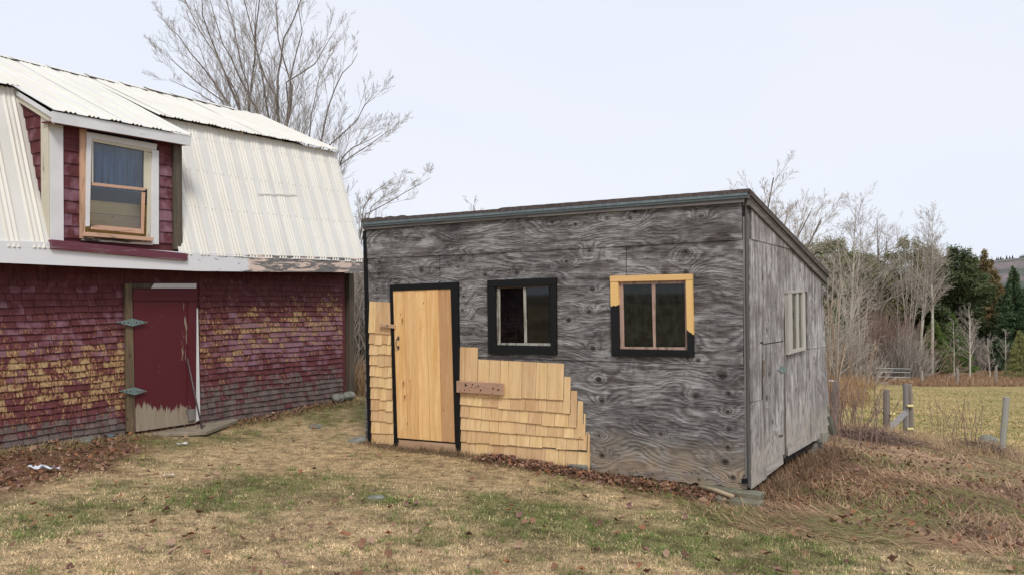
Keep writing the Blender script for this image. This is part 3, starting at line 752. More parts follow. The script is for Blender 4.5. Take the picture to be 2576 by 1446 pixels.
# curtain and boards seen through the panes
def curtain():
    m = Mat('curtain_reflection_blue', .9, .1); n = m.noise(m.coord((12, 12, 1.2)), 1.5, 5, .6, .4)
    m.col(m.mix(m.ramp(n, (.35, 0), (.65, 1)), (.02, .08, .19), (.10, .26, .46))); return m.m  # curtain blue deepened to stand in for sky reflected in the panes
P = [BP(225, 345, .0), BP(400, 345, .0)]
nx = 60; V = []
for z in (BP(300, 362, .1)[1]+.25, BP(300, 470, .1)[1]-.05):
    for i in range(nx+1):
        x = wx0-.05+(wx1-wx0+.1)*i/nx; V.append((x, -.13+.025*math.sin(i*.9)+.012*math.sin(i*2.3), z))
np_mesh('curtain', V, [(i, i+1, i+nx+2, i+nx+1) for i in range(nx)], curtain(), win)
INW = wood_mat('indoor_boards', (.72, .45, .14), (.85, .58, .22), 'x', .6, (.12, .06, .02))
zt_, zb_ = BP(290, 505, .1)[1], BP(290, 590, .1)[1]
for i in range(3):
    a = zb_-.05+(zt_-zb_+.05)*i/3
    MB().box(((wx0+wx1)/2+.04, -.16+.004*i, a+.05), (wx1-wx0+.25, .02, (zt_-zb_+.05)/3-.006)).build('indoor_board', INW, win)
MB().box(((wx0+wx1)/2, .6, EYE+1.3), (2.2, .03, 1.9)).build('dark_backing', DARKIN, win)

# ------------------------------------------------------------------ shed
def SP(px, py, o=0.0): return SH.onY(px, py, -o)
def SS(px, py, o=0.0): return SH.onX(px, py, o)
shed = empty('shed', 'grey weathered plywood shed with a slanting roof, partly covered with new cedar shingles', 'shed', (SH.o.x, SH.o.y, 0), SH.rot)
XL = SP(918, 800)[0]; YB_ = SS(2068, 800)[0]
ZT = EYE+.96; ZBK = EYE+.24
# knots measured on the front, (px, py, size)
KN = [(1484,631,1.1),(1427,658,1.0),(1302,686,1.1),(1222,690,.9),(1160,650,.9),(1153,672,.6),(1727,634,1.2),(1713,655,.7),(1673,686,.9),(1727,684,1.3),
      (1492,728,1.1),(1484,782,1.2),(1432,805,1.3),(1493,876,1.2),(1168,745,.9),(1165,780,.9),(1160,725,.6),(1062,680,1.2),(957,660,.8),(955,690,.7),(950,728,.8),
      (1508,954,1.6),(1516,1007,1.2),(1508,1094,.8),(1516,1144,1.3),(1664,1090,.9),(1752,995,1.2),(1820,945,1.8),(1834,988,1.2),(1832,1035,1.1),(1836,1078,1.1),(1832,1124,1.0),
      (1826,1160,1.5),(1845,1200,1.2),(1600,533,.8),(1588,549,.8),(1530,550,.7),(1450,565,.9),(1392,560,.8),(1000,600,.7),(1095,565,.7),(1758,905,.9),(1766,545,.6),(1760,1205,.7)]
KNL = [(SP(x, y), s) for x, y, s in KN]
def figure(u, v, seed, knots, stretch=(.42, 3.0), amp=24.0):
    """height field of the veneer: wandering contours + cones round the knots"""
    wx = (fbm(u*1.1+seed*3.7, v*1.6+seed, 3)-.5)*1.4; wy = (fbm(u*.9+seed*1.9+50, v*1.4, 3)-.5)*.55
    h = amp*.72*(v+wy*.18)+(fbm(u*.75+wx*.5+seed*11.3, v*1.9+seed*5.1, 2)-.5)*amp*.62+(fbm(u*2.6+seed, v*6.5+seed*3, 2)-.5)*3.4
    kk = np.zeros_like(u)
    for (kx, kz), s in knots:
        dx = u-kx; dz = v-kz; a = 1.0
        r = np.sqrt((dx/1.25)**2+dz**2)
        sc_ = .085*s; wgt = np.exp(-(r/sc_)**1.1)
        h0 = amp*.72*kz; h = h*(1-.55*wgt)+h0*.55*wgt+ 5.2*np.exp(-(r/(.062*s))) + 1.6*np.exp(-(np.sqrt((dx/4.5)**2+(dz)**2)/(.07*s)))
        r2 = np.sqrt((dx/1.25)**2+dz**2)
        kk = np.maximum(kk, np.clip(1.5-r2/(.020*s), 0, .92))
    return h, kk
def ply(pix, fr, name='plywood_panel', o=.0, th=.012, seed=0, mat=PLY, vertical=False, knots=KNL, res=.016, par=None, low=None, warp=0.004, amp=24.0, ragged=0):
    """plywood sheet between four measured corners; in (a, b) wall coordinates then stood on its wall"""
    P = [np.array(fr(x, y)) for x, y in pix]
    W_ = np.linalg.norm(P[1]-P[0]); H_ = np.linalg.norm(P[3]-P[0]); nx = max(4, int(W_/res)); nz = max(4, int(H_/res))
    U, Vv = np.meshgrid(np.linspace(0, 1, nx+1), np.linspace(0, 1, nz+1))
    Q = (P[0][None, None]*(1-U)[..., None]+P[1][None, None]*U[..., None])*(1-Vv)[..., None]+(P[3][None, None]*(1-U)[..., None]+P[2][None, None]*U[..., None])*Vv[..., None]
    a = Q[..., 0].ravel(); b = Q[..., 1].ravel()
    if ragged:
        edge = np.clip((Vv.ravel()-.9)*10, 0, 1); b = b+edge*(fbm(a*9, a*0+seed, 3)-.5)*ragged
    if vertical: h, kk = figure(b*1.0+seed*2, a, seed, [((z+seed*2, y), s) for (y, z), s in knots], (.9, 3.4), amp)
    else: h, kk = figure(a, b, seed, knots, amp=amp)
    bulge = (fbm(a*1.5+seed, b*1.5, 2)-.5)*warp*2
    n = len(a); lowv = np.zeros(n)
    if low is not None: lowv = np.clip((low-b)/.36, 0, 1)*.95
    if fr is SP: V1 = np.stack([a, -o+bulge-th, b], 1); V2 = np.stack([a, a*0-o+.001, b], 1)
    else: V1 = np.stack([o+bulge+th, a, b], 1); V2 = np.stack([a*0+o-.001, a, b], 1)
    i, j = np.meshgrid(np.arange(nz), np.arange(nx), indexing='ij')
    Fq = np.stack([i*(nx+1)+j, (i+1)*(nx+1)+j, (i+1)*(nx+1)+j+1, i*(nx+1)+j+1], -1).reshape(-1, 4)
    e = []
    rows = [[k for k in range(nx+1)], [nz*(nx+1)+k for k in range(nx+1)], [k*(nx+1) for k in range(nz+1)], [k*(nx+1)+nx for k in range(nz+1)]]
    bor = sorted(set(sum(rows, []))); idx = {q: n+t for t, q in enumerate(bor)}
    for r in rows:
        for q, s in zip(r[:-1], r[1:]): e.append((q, s, idx[s], idx[q]))
    V = np.concatenate([V1, V2[bor]]); Fq = np.concatenate([Fq, np.array(e)])
    pad = lambda arr: np.concatenate([arr, arr[bor]])
    o_ = np_mesh(name, V, Fq, mat, par or shed, smooth=False, attrs={'figure': pad(h), 'knot': pad(kk), 'vertical': np.full(len(V), 1.0 if vertical else 0.0), 'low': pad(lowv)})
    return o_
# framing box behind the sheets (studs and inner skin, dark)
W1 = SP(1246, 722); W2 = SP(1385, 866); 
inn = MB()
def inner_front():
    """dark inner skin of the front with the two window openings left free"""
    m = MB(); y0, y1 = .004, .05
    a0, a1 = SP(1246, 722)[0], SP(1386, 722)[0]; b0, b1 = SP(1555, 715)[0], SP(1727, 715)[0]
    zt = SP(1300, 718)[1]+.0; zb = SP(1300, 868)[1]; zt2 = SP(1640, 710)[1]; zb2 = SP(1640, 882)[1]
    ztop = ZT-.02; zbot = EYE-1.92
    def bx(x0, x1, z0, z1): m.prism([(x0, y0, z0), (x1, y0, z0), (x1, y0, z1), (x0, y0, z1)], (0, y1-y0, 0))
    bx(XL, a0, zbot, ztop); bx(a0, a1, zbot, zb); bx(a0, a1, zt, ztop); bx(a1, b0, zbot, ztop); bx(b0, b1, zbot, zb2); bx(b0, b1, zt2, ztop); bx(b1, -.005, zbot, ztop)
    return m.build('front_frame', GREYWX, shed)
inner_front()
# front panels. The middle row is pieced round door and windows.
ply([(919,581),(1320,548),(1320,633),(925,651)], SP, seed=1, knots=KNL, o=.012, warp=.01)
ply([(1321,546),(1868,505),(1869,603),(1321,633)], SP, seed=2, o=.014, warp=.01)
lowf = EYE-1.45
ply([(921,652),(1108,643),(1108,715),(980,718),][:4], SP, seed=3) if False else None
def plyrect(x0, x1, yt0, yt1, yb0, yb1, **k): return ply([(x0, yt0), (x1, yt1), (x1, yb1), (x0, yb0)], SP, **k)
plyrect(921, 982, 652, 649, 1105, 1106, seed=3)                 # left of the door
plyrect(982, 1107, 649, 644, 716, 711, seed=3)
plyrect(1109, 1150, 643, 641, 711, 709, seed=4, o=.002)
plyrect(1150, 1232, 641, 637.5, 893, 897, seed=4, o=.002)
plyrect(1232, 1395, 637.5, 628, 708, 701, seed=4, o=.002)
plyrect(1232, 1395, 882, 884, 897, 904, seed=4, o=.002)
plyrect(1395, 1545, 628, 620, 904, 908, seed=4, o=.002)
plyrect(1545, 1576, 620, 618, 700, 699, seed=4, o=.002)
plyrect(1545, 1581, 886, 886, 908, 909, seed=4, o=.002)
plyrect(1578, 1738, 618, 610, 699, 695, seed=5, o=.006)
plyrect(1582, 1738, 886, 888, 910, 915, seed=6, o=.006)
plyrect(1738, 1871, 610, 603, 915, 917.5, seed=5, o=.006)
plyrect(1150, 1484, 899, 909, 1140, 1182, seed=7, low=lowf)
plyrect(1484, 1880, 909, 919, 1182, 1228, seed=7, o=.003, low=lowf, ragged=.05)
# black stain top of bottom row joints is left to the gaps between the sheets
# side wall: sheets with upright grain
KS = [((SS(1915, 700)), 1.0), ((SS(1925, 1000)), 1.2), ((SS(1940, 1060)), 1.0), ((SS(2000, 980)), 1.1), ((SS(1930, 940)), .8), ((SS(2045, 900)), 1.), ((SS(2010, 680)), .8), ((SS(1925, 830)), .9)]
def plys(pix, **k): k.setdefault('knots', KS); return ply(pix, SS, vertical=True, mat=PLYS, **k)
plys([(1883,520),(2058,686),(1985,628),(1883,602)], seed=1.3, o=.006) if False else None
# gable triangle sheet
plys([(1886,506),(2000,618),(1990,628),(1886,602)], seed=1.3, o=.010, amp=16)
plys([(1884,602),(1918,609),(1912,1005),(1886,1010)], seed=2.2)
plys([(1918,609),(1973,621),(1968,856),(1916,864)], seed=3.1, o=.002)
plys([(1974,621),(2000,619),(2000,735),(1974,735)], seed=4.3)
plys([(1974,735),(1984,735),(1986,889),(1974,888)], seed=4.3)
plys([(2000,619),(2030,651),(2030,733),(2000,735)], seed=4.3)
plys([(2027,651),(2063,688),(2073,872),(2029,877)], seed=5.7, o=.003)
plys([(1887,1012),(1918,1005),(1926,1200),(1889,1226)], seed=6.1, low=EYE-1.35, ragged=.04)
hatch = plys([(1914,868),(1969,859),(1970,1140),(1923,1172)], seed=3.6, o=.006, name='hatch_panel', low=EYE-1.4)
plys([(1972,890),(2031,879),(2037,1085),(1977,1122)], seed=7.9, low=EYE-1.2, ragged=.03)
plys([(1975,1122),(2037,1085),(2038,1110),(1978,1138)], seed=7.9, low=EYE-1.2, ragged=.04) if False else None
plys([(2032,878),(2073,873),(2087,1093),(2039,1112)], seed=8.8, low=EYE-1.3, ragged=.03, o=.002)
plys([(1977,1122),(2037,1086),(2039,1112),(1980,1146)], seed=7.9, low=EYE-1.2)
slabS = lambda mb, pix, o, th: mb.prism([(o, *SS(x, y, o)) for x, y in pix], (-th, 0, 0))
slabS(MB(), [(1925,1160),(1969,1132),(1971,1165),(1930,1196)], .012, .02).build('skirt_board', wood_mat('pale_skirt', (.30, .28, .25), (.48, .45, .41), 'y'), shed)
slabS(MB(), [(1969,858),(1974,858),(1977,1150),(1972,1152)], .010, .02).build('joint_strip', DARKW, shed)
slabS(MB(), [(1912,860),(1968,854),(1968,858),(1912,864)], .014, .02).build('hatch_gap', DARKIN, shed)
slabS(MB(), [(1919,905),(1923,905),(1924,945),(1920,947)], .018, .012).build('hatch_batten', wood_mat('brown_batten', (.10, .07, .055), (.17, .13, .11), 'z'), shed)
m = MB(); slabS(m, [(1957,930),(1968,920),(1973,920),(1980,927),(1974,936),(1968,937)], .024, .005); hg = m.build('hinge', GALV, hatch)
m = MB(); slabS(m, [(1961,1094),(1970,1092),(1970,1096),(1961,1098)], .024, .008); m.build('latch', RUST, hatch)
nl = MB(); R_ = random.Random(4)
for y_ in (560, 655, 775, 900, 930, 1060, 1180):
    for x_ in range(1180 if y_ > 640 else 940, 1866, 38):
        if (1220 < x_ < 1402 and 690 < y_ < 895) or (1530 < x_ < 1748 and 685 < y_ < 900): continue
        if y_ > 890 and x_ < 1500: continue
        q = SP(x_+R_.uniform(-9, 9), y_+R_.uniform(-4, 4)-(x_-1500)*(.06 if y_ < 700 else -.05), .03); nl.box((q[0], -.0275 if y_ < 600 else -.019, q[1]), (.011, .006, .011))
nl.build('nail_heads', RUST, shed, kind='stuff')
# solid core of the side wall + floor, back and left walls
yb = YB_
MB().prism([(-.045, .05, EYE-1.84), (-.045, yb-.02, EYE-1.72), (-.045, yb-.02, ZBK-.05), (-.045, .05, ZT-.06)], (.042, 0, 0)).build('side_frame', GREYW, shed)
MB().prism([(XL, .05, EYE-1.9), (XL, yb, EYE-1.8), (XL, yb, ZBK-.05), (XL, .05, ZT-.06)], (.04, 0, 0)).build('side_frame', GREYW, shed)
MB().prism([(XL, yb-.03, EYE-1.8), (-.003, yb-.03, EYE-1.8), (-.003, yb-.03, ZBK-.05), (XL, yb-.03, ZBK-.05)], (0, .03, 0)).build('back_wall', GREYWX, shed)
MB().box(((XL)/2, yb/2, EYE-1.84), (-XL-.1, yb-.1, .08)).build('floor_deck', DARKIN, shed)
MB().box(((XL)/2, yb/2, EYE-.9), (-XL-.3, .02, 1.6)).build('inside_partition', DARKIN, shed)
# front right corner strips
slab(MB(), [(1868,505),(1873,505),(1880,1222),(1875,1222)], .020, .02, SP).build('corner_strip', GREYW, shed)
slab(MB(), [(1874.5,510),(1877.5,510),(1884,1226),(1881,1226)], .034, .034, SP).build('corner_strip', wood_mat('corner_dark', (.07, .065, .06), (.14, .13, .12), 'z'), shed)
slab(MB(), [(1868,517),(1873,517),(1873,545),(1868,545)], .0215, .01, SP).build('dark_gap', DARKIN, shed)
slab(MB(), [(912,581),(920,581),(933,1112),(925,1114)], .04, .05, SP).build('corner_trim', BLACK, shed, bevel=.003)
slab(MB(), [(1865,1203),(1877,1203),(1878,1215),(1866,1215)], .05, .03, SP).build('black_cap', BLACK, shed, bevel=.004)
# roof
TL, TR = SP(912, 552, .07), SP(1881, 478, .07)
x0r, x1r = SP(911, 560, .07)[0], SP(1880, 480, .07)[0]+.02
zl, zr = SP(912, 571, .07)[1], SP(1880, 498, .07)[1]
sb = (ZBK-ZT)/(yb+.0)
back = yb+.12
def roofz(z, y): return z+(y+.07)*sb
rt = MB()
top_l, top_r = SP(912, 560, .07)[1], SP(1880, 485, .07)[1]
rt.prism([(x0r, -.065, top_l-.005), (x0r, back, roofz(top_l, back)), (x0r, back, roofz(top_l, back)-.05), (x0r, -.065, top_l-.055)], (x1r-x0r, 0, top_r-top_l)).build('roof_deck', GREYWX, shed)
# metal drip edge (front) in two ribs, and board beneath
def strip(name, pa, pb, pc, pd, o, th, mat): return slab(MB(), [pa, pb, pc, pd], o, th, SP).build(name, mat, shed, bevel=.0015)
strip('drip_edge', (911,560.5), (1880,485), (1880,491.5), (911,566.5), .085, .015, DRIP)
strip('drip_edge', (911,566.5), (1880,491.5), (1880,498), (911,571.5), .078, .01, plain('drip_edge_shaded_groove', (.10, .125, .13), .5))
strip('fascia_board', (913,572), (1325,539), (1325,547), (913,579), .06, .05, GREYWX)
strip('fascia_board', (1326,539), (1872,498), (1872,509), (1326,548), .064, .055, GREYWX)
# roofing felt edge, wavy at the left
V = []; ns = 90
tl2, tr2 = SP(911, 552.5, .08)[1], SP(1880, 478.5, .08)[1]
for i in range(ns+1):
    u = i/ns; x = x0r-.01+(x1r-x0r+.02)*u; zt_ = tl2+(tr2-tl2)*u+(.018*abs(math.sin(i*.9))*(1 if i < 14 else .15))+(.012 if i > 38 else 0)
    zb2_ = top_l+(top_r-top_l)*u+.001
    V += [(x, -.08, max(zt_, zb2_+.006)), (x, back+.02, roofz(zt_, back)+.0), (x, -.08, zb2_), (x, back+.02, roofz(zb2_, back))]
Fq = []
for i in range(ns):
    a = i*4; b = a+4; Fq += [(a, b, b+1, a+1), (a+2, a+3, b+3, b+2), (a, a+2, b+2, b), (a+1, b+1, b+3, a+3)]
Fq += [(0, 1, 3, 2), (ns*4, ns*4+2, ns*4+3, ns*4+1)]
np_mesh('roof_felt', V, Fq, TAR, shed)
# rake boards on the right slope
xr_ = x1r-.0
def rake(name, za, th, x, w, mat, y0=-.07, y1=None):
    y1 = y1 or back; MB().prism([(x, y0, roofz(za, y0)), (x, y1, roofz(za, y1)), (x, y1, roofz(za, y1)-th), (x, y0, roofz(za, y0)-th)], (w, 0, 0)).build(name, mat, shed)
rake('drip_edge', top_r+.004, .035, xr_, .018, wood_mat('rake_dark', (.06, .052, .045), (.12, .105, .09), 'y'))
rake('rake_board', top_r-.032, .085, xr_-.035, .03, wood_mat('rake_grey', (.09, .082, .076), (.2, .185, .17), 'y'), -.05)
# --- shed door
sdoor = bpy.data.objects.new('door', None); C.objects.link(sdoor); sdoor.parent = shed
bt = [988, 1015, 1045, 1072, 1102, 1133]; bb = [999, 1026, 1054, 1082, 1111, 1144]
for i in range(5):
    dT = 731-(731-726)*(bt[i]-988)/145; dT_ = 731-5*(bt[i+1]-988)/145; dB = 1100.5+11.5*(bb[i]-999)/145; dB_ = 1100.5+11.5*(bb[i+1]-999)/145
    j = .6 if i in (2, 3) else 0
    slab(MB(), [(bt[i]+.5, dT-j), (bt[i+1]-.5, dT_-j), (bb[i+1]-.5, dB_), (bb[i]+.5, dB)], .045+.003*(i % 2), .025, SP).build('plank', DOORW, sdoor, bevel=.0015)
trimb = lambda pix, o=.05, th=.05, nm='door_trim', mt=BLACK, par=sdoor: slab(MB(), pix, o, th, SP).build(nm, mt, par, bevel=.002)
trimb([(980,717),(1150,709),(1150,726),(980,732)], .056)
trimb([(980,732),(987.5,732),(999,1101),(1000,1113),(991,1114)], .054)
trimb([(1133.5,726),(1150.5,726),(1156,1134),(1148,1134),(1144.5,1110)], .054)
trimb([(1001,1105),(1147,1116),(1147,1146),(1001,1124)], .03, .03, 'threshold', PINKW)
trimb([(1001,1100),(1147,1111),(1147,1116),(1001,1105)], .02, .02, 'dark_gap', DARKIN)
kd = MB()
for kx, ky, kr, ka in ((1015, 963, .022, 1.9), (1030, 958, .012, 1.2), (1018, 997, .02, 1.7), (1026, 993, .009, 1.), (1012, 805, .018, 2.6), (1035, 834, .007, 1.), (1057, 825, .010, 1.2), (1107, 945, .008, 1), (1107, 861, .007, 1), (1125, 1023, .010, 1.3), (1040, 1068, .006, 1), (1119, 965, .006, 1)):
    q = SP(kx, ky, .074); kd.add([(q[0]+kr*.7*math.cos(t), -.0745, q[1]+kr*ka*.7*math.sin(t)+kr*.5*math.cos(t)) for t in np.linspace(0, 5.6, 9)], [tuple(range(9))])
kd.build('knots', plain('knot_brown', (.36, .16, .06), .6, .3, 0, .35, 60), sdoor, kind='stuff')
# pull handle
hp = [SP(x, y, .08) for x, y in ((998, 850), (998, 874))]
MB().tube([(hp[0][0], -.05, hp[0][1]), (hp[0][0], -.085, hp[0][1]-.01), (hp[0][0], -.095, (hp[0][1]+hp[1][1])/2), (hp[1][0], -.085, hp[1][1]+.01), (hp[1][0], -.05, hp[1][1])], .006, 8).build('handle', RUST, sdoor)
for p in hp: MB().box((p[0], -.051, p[1]), (.03, .006, .045)).build('handle_plate', RUST, sdoor)
s = slab(MB(), [(956,812),(993,817),(992,825.5),(955,820)], .075, .018, SP).build('turn_button', PINKW, shed, bevel=.002)
q = SP(974, 818, .08); MB().box((q[0], -.078, q[1]), (.016, .01, .016)).build('screw', RUST, s)
s = slab(MB(), [(1148,957),(1265,964),(1266,993),(1148,986)], .075, .02, SP).build('nailer_board', PINKW, shed, bevel=.002)
hm = MB()
for i in range(26):
    px, py = random.uniform(1152, 1262), random.uniform(961, 984); py += (px-1148)*.06; q = SP(px, py, .0755); r_ = random.uniform(.004, .012)
    hm.add([(q[0]+r_*math.cos(t)*random.uniform(.7, 1.3), -.0762, q[1]+r_*math.sin(t)*random.uniform(.7, 1.4)) for t in np.linspace(0, 5.4, 7)], [tuple(range(7))])
hm.build('insect_holes', plain('burnt_black', (.012, .009, .008)), s)
# --- cedar shingles on the shed
_d = .32664      # zoomed measuring sheet -> picture units
def Zc(x, y): return ((1040+x/2.629)*.8587, (850+y/2.629)*.8587)
def cedar(x0, x1, yt0, yt1, yb0, yb1, lay):
    P = [SP(*Zc(x, y), .03) for x, y in ((x0, yt0), (x1, yt1), (x1, yb1), (x0, yb0))]
    o = .018+lay*.0
    g = .003
    P[0] = (P[0][0]+g, P[0][1]); P[3] = (P[3][0]+g, P[3][1]); P[1] = (P[1][0]-g, P[1][1]); P[2] = (P[2][0]-g, P[2][1])
    bt_ = .034+random.uniform(-.002, .003); tp = .0155
    V = [(P[3][0], -bt_, P[3][1]), (P[2][0], -bt_, P[2][1]), (P[1][0], -tp, P[1][1]), (P[0][0], -tp, P[0][1]),
         (P[3][0], -bt_+.012, P[3][1]), (P[2][0], -bt_+.012, P[2][1]), (P[1][0], -tp+.003, P[1][1]), (P[0][0], -tp+.003, P[0][1])]
    me = bpy.data.meshes.new('shingle'); me.from_pydata(V, [], [(0,1,2,3), (4,7,6,5), (0,4,5,1), (1,5,6,2), (0,3,7,4), (3,2,6,7)]); me.materials.append(CEDAR)
    ob = bpy.data.objects.new('shingle', me); C.objects.link(ob); ob.parent = shed
def course(xa, xb, ybL, ybR, length, ytop=None, wmin=45, wmax=125, over=None):
    x = xa
    while x < xb-4:
        x1 = x+random.uniform(wmin, wmax)
        if xb-x1 < wmin*.7: x1 = xb
        y = lambda q: ybL+(ybR-ybL)*(q-xa)/(xb-xa)
        j = random.uniform(-3.5, 3.5) if random.random() < .7 else random.uniform(2, 9)
        yt0 = y(x)-length; yt1 = y(x1)-length
        cedar(x, x1, yt0, yt1, y(x)+j, y(x1)+j+random.uniform(-1.5, 1.5), 0); x = x1
# right field, bottom course first
course(792, 942, 722, 726, 286)                                     # uppermost pair
course(943, 1605, 812, 846, 281, wmin=55)
course(796, 943, 800, 812, 110)
course(797, 1657, 878, 948, 104, wmin=55); cedar(1606, 1657, 664, 667, 947, 948, 0)
course(799, 1707, 972, 1055, 112); cedar(1658, 1707, 771, 774, 1054, 1055, 0)
course(802, 1762, 1066, 1140, 112); cedar(1709, 1753, 852, 855, 1139, 1140, 0)
course(804, 1777, 1164, 1230, 112); cedar(1756, 1771, 950, 953, 1229, 1230, 0)
course(806, 1808, 1272, 1372, 122); cedar(1787, 1806, 1095, 1112, 1371, 1372, 0); cedar(1772, 1785, 1090, 1094, 1229, 1230, 0)
# left strip beside the door
ysL = [325, 408, 489, 572, 657, 743, 833, 915, 1002, 1096, 1177]
for i, yy in enumerate(ysL):
    xa = 100+ (yy-85)*.019; xb = 268+(yy-85)*.027
    course(xa, xb, yy, yy+8, 240 if i == 0 else 104, wmin=38, wmax=85)
# --- shed windows
def shed_window(outer, tl, sash, mats, glassm, label):
    wn_ = bpy.data.objects.new('window', None); C.objects.link(wn_); wn_.parent = shed
    if label: wn_['label'] = label
    return wn_
w1 = shed_window(0, 0, 0, 0, 0, 'window with a black painted frame')
sw_ = lambda nm, pix, o, th, mt, par: slab(MB(), pix, o, th, SP).build(nm, mt, par, bevel=.0015)
sw_('frame', [(1225,705),(1398,698),(1398,716),(1225,722)], .05, .045, BLACK, w1)
sw_('frame', [(1225,722),(1245,722),(1246,868),(1228,890)], .048, .043, BLACK, w1)
sw_('frame', [(1384,717),(1398,716),(1399,891),(1385,872)], .048, .043, BLACK, w1)
sw_('frame', [(1228,890),(1246,867),(1386,870),(1399,891)], .052, .047, BLACK, w1)
sw_('sash', [(1246,726),(1257,725),(1258,866),(1250,869)], .012, .02, SASHW, w1)
sw_('muntin', [(1316,724),(1322,723),(1325,862),(1319,862)], .012, .02, SASHW, w1)
sw_('sash', [(1250,862),(1386,863),(1386,870),(1250,869)], .013, .02, SASHW, w1)
sw_('sash', [(1246,720),(1386,715),(1386,721),(1246,726)], .011, .02, plain('dark_sash_wood', (.10, .07, .05)), w1)
sw_('sash', [(1380,720),(1386,720),(1386,866),(1382,866)], .011, .02, BLACK, w1)
sw_('pane', [(1257,724),(1317,722),(1320,864),(1258,864)], .002, .004, GLASS, w1)
sw_('pane', [(1322,722),(1384,720),(1384,864),(1324,864)], .002, .004, GLASS, w1)
w2 = shed_window(0, 0, 0, 0, 0, 'window with a half bare wood, half black frame')
def ztrim():
    """bare wood whose lower end is painted black"""
    m = Mat('half_painted_trim', .6, .3)
    g = m.noise(m.coord((9, 9, .8)), 1.5, 4); wd = m.mix(g, (.78, .48, .17), (.85, .57, .25))
    n = m.noise(m.coord((25, 25, 6)), 1.2, 4); f = m.ramp(m.math('ADD', m.attr('down'), m.math('MULTIPLY', n, .06)), (.53, 0), (.535, 1))
    m.col(m.mix(f, wd, (.008, .008, .009))); return m.m
HT = ztrim()
sw_('frame', [(1534,694),(1741,689),(1741,704),(1534,709)], .05, .045, TRIMW, w2)
grid_slab('frame', [(1535,709.5),(1554,709),(1557,882),(1538,895)], .046, .04, HT, w2, SP, 3, 40, lambda u, v: .5+(v-.33))
grid_slab('frame', [(1725,704.5),(1741,704.3),(1745,898),(1729,884)], .046, .04, HT, w2, SP, 3, 40, lambda u, v: .5+(v-.70))
sw_('frame', [(1538,895.5),(1557,878),(1729,881),(1745,898)], .05, .045, BLACK, w2)
sw_('sash', [(1557,712),(1567,712),(1570,873),(1559,877)], .012, .02, SASHP, w2)
sw_('muntin', [(1639,711),(1648,711),(1649,874),(1643,874)], .012, .02, SASHP, w2)
sw_('sash', [(1559,872),(1726,873),(1728,880),(1559,877)], .013, .02, SASHP, w2)
sw_('sash', [(1555,708),(1727,704),(1727,713),(1557,716)], .011, .02, SASHP, w2)
sw_('sash', [(1722,706),(1727,706),(1729,880),(1724,880)], .010, .02, SASHP, w2)
sw_('pane', [(1566,714),(1641,712),(1643,874),(1568,874)], .002, .004, GLASSD, w2)
sw_('pane', [(1647,712),(1724,710),(1726,874),(1649,874)], .002, .004, GLASSD, w2)
w3 = shed_window(0, 0, 0, 0, 0, 'narrow side window in a grey wood frame')
ss_ = lambda nm, pix, o, th, mt: slabS(MB(), pix, o, th).build(nm, mt, w3, bevel=.0015)
PALE = wood_mat('pale_grey_frame', (.36, .34, .30), (.52, .50, .46), 'z')
ss_('frame', [(1983,731),(2025,729),(2025,735),(1983,738)], .055, .045, PALE)
ss_('frame', [(1983,738),(1993,738),(1995,889),(1986,891)], .052, .045, PALE)
ss_('frame', [(2019,735),(2025,735),(2028,878),(2022,880)], .052, .045, PALE)
ss_('frame', [(1986,891),(1992,880),(2024,873),(2029,879)], .056, .045, PALE)
ss_('muntin', [(2004,737),(2009,737),(2011,878),(2006,879)], .045, .02, PALE)
ss_('pane', [(1993,738),(2004,737),(2006,880),(1994,882)], .03, .004, GLASSS)
ss_('pane', [(2009,737),(2019,736),(2022,877),(2011,879)], .03, .004, GLASSS)
# grey green corrugated scraps leaning at the back corner, blocks under the shed
def wpt(p): return SH.wld(p)
cs = empty('corrugated_scrap', 'grey-green corrugated scraps leaning on the back corner of the shed', 'metal scrap', SH.wld((.0, yb+.1, EYE-1.95)), SH.rot)
for k, (z0, z1, x1_) in enumerate(((.16, .29, .10), (.28, .40, .07), (.39, .52, .03))):
    V = []; n = 16
    for j in (0, 1):
        for i in range(n+1):
            u = i/n; V.append((-.4+(.4+x1_)*u, .03+.10*(1-j)+.012*math.sin(i*1.6), z0+(z1-z0)*j))
    np_mesh('metal_sheet', V, [(i, i+1, i+n+2, i+n+1) for i in range(n)], CORR, cs)
def place_on(px, py, dz=0):
    x, y = ghit(px, py); return Vector((x, y, g1(x, y)+dz))
def cinder(name, loc, rz, label):
    t = empty(name, label, 'block', loc, rz); m = MB()
    W, D, H = .40, .2, .19
    for y in (-D/2+.015, D/2-.015): m.box((0, y, H/2), (W, .03, H))
    for x in (-W/2+.015, 0, W/2-.015): m.box((x, 0, H/2), (.03, D-.06, H))
    m.build('block_body', plain('cinder_grey', (.24, .235, .20), .95, .1, 0, .25, 20), t); return t
p = SH.wld((-.12, yb-.12, 0)); cinder('cinder_block', (p.x, p.y, EYE-2.02), SH.rot+math.pi/2, 'hollow concrete block holding up the back right corner of the shed')
MB_ = MB().box((0, 0, .06), (.36, .2, .12)); o = MB_.build('foundation_block', plain('cap_block', (.26, .25, .21), .95), None, bevel=.006); o.location = (p.x, p.y, EYE-1.828); o.rotation_euler.z = SH.rot
tag(o, 'solid concrete cap block on top of the hollow block at the back of the shed', 'block')
for i, (px, py, L_, lab, dx) in enumerate(((1838, 1262, .62, 'upper mossy timber block directly under the near corner of the shed', 0), (1880, 1296, .46, 'lower mossy timber block lying in the grass before the shed corner', 1))):
    q = SH.wld((-.17 if i == 0 else -.02, -.07 if i == 0 else -.32, 0))
    o = MB().box((0, 0, 0), (L_, .16, .16)).build('timber_block', CONC, None, bevel=.008); o.location = (q.x, q.y, EYE-2.03 if i == 0 else EYE-2.06); o.rotation_euler = (0, .02, SH.rot+.03+.04*i); tag(o, lab, 'timber block')
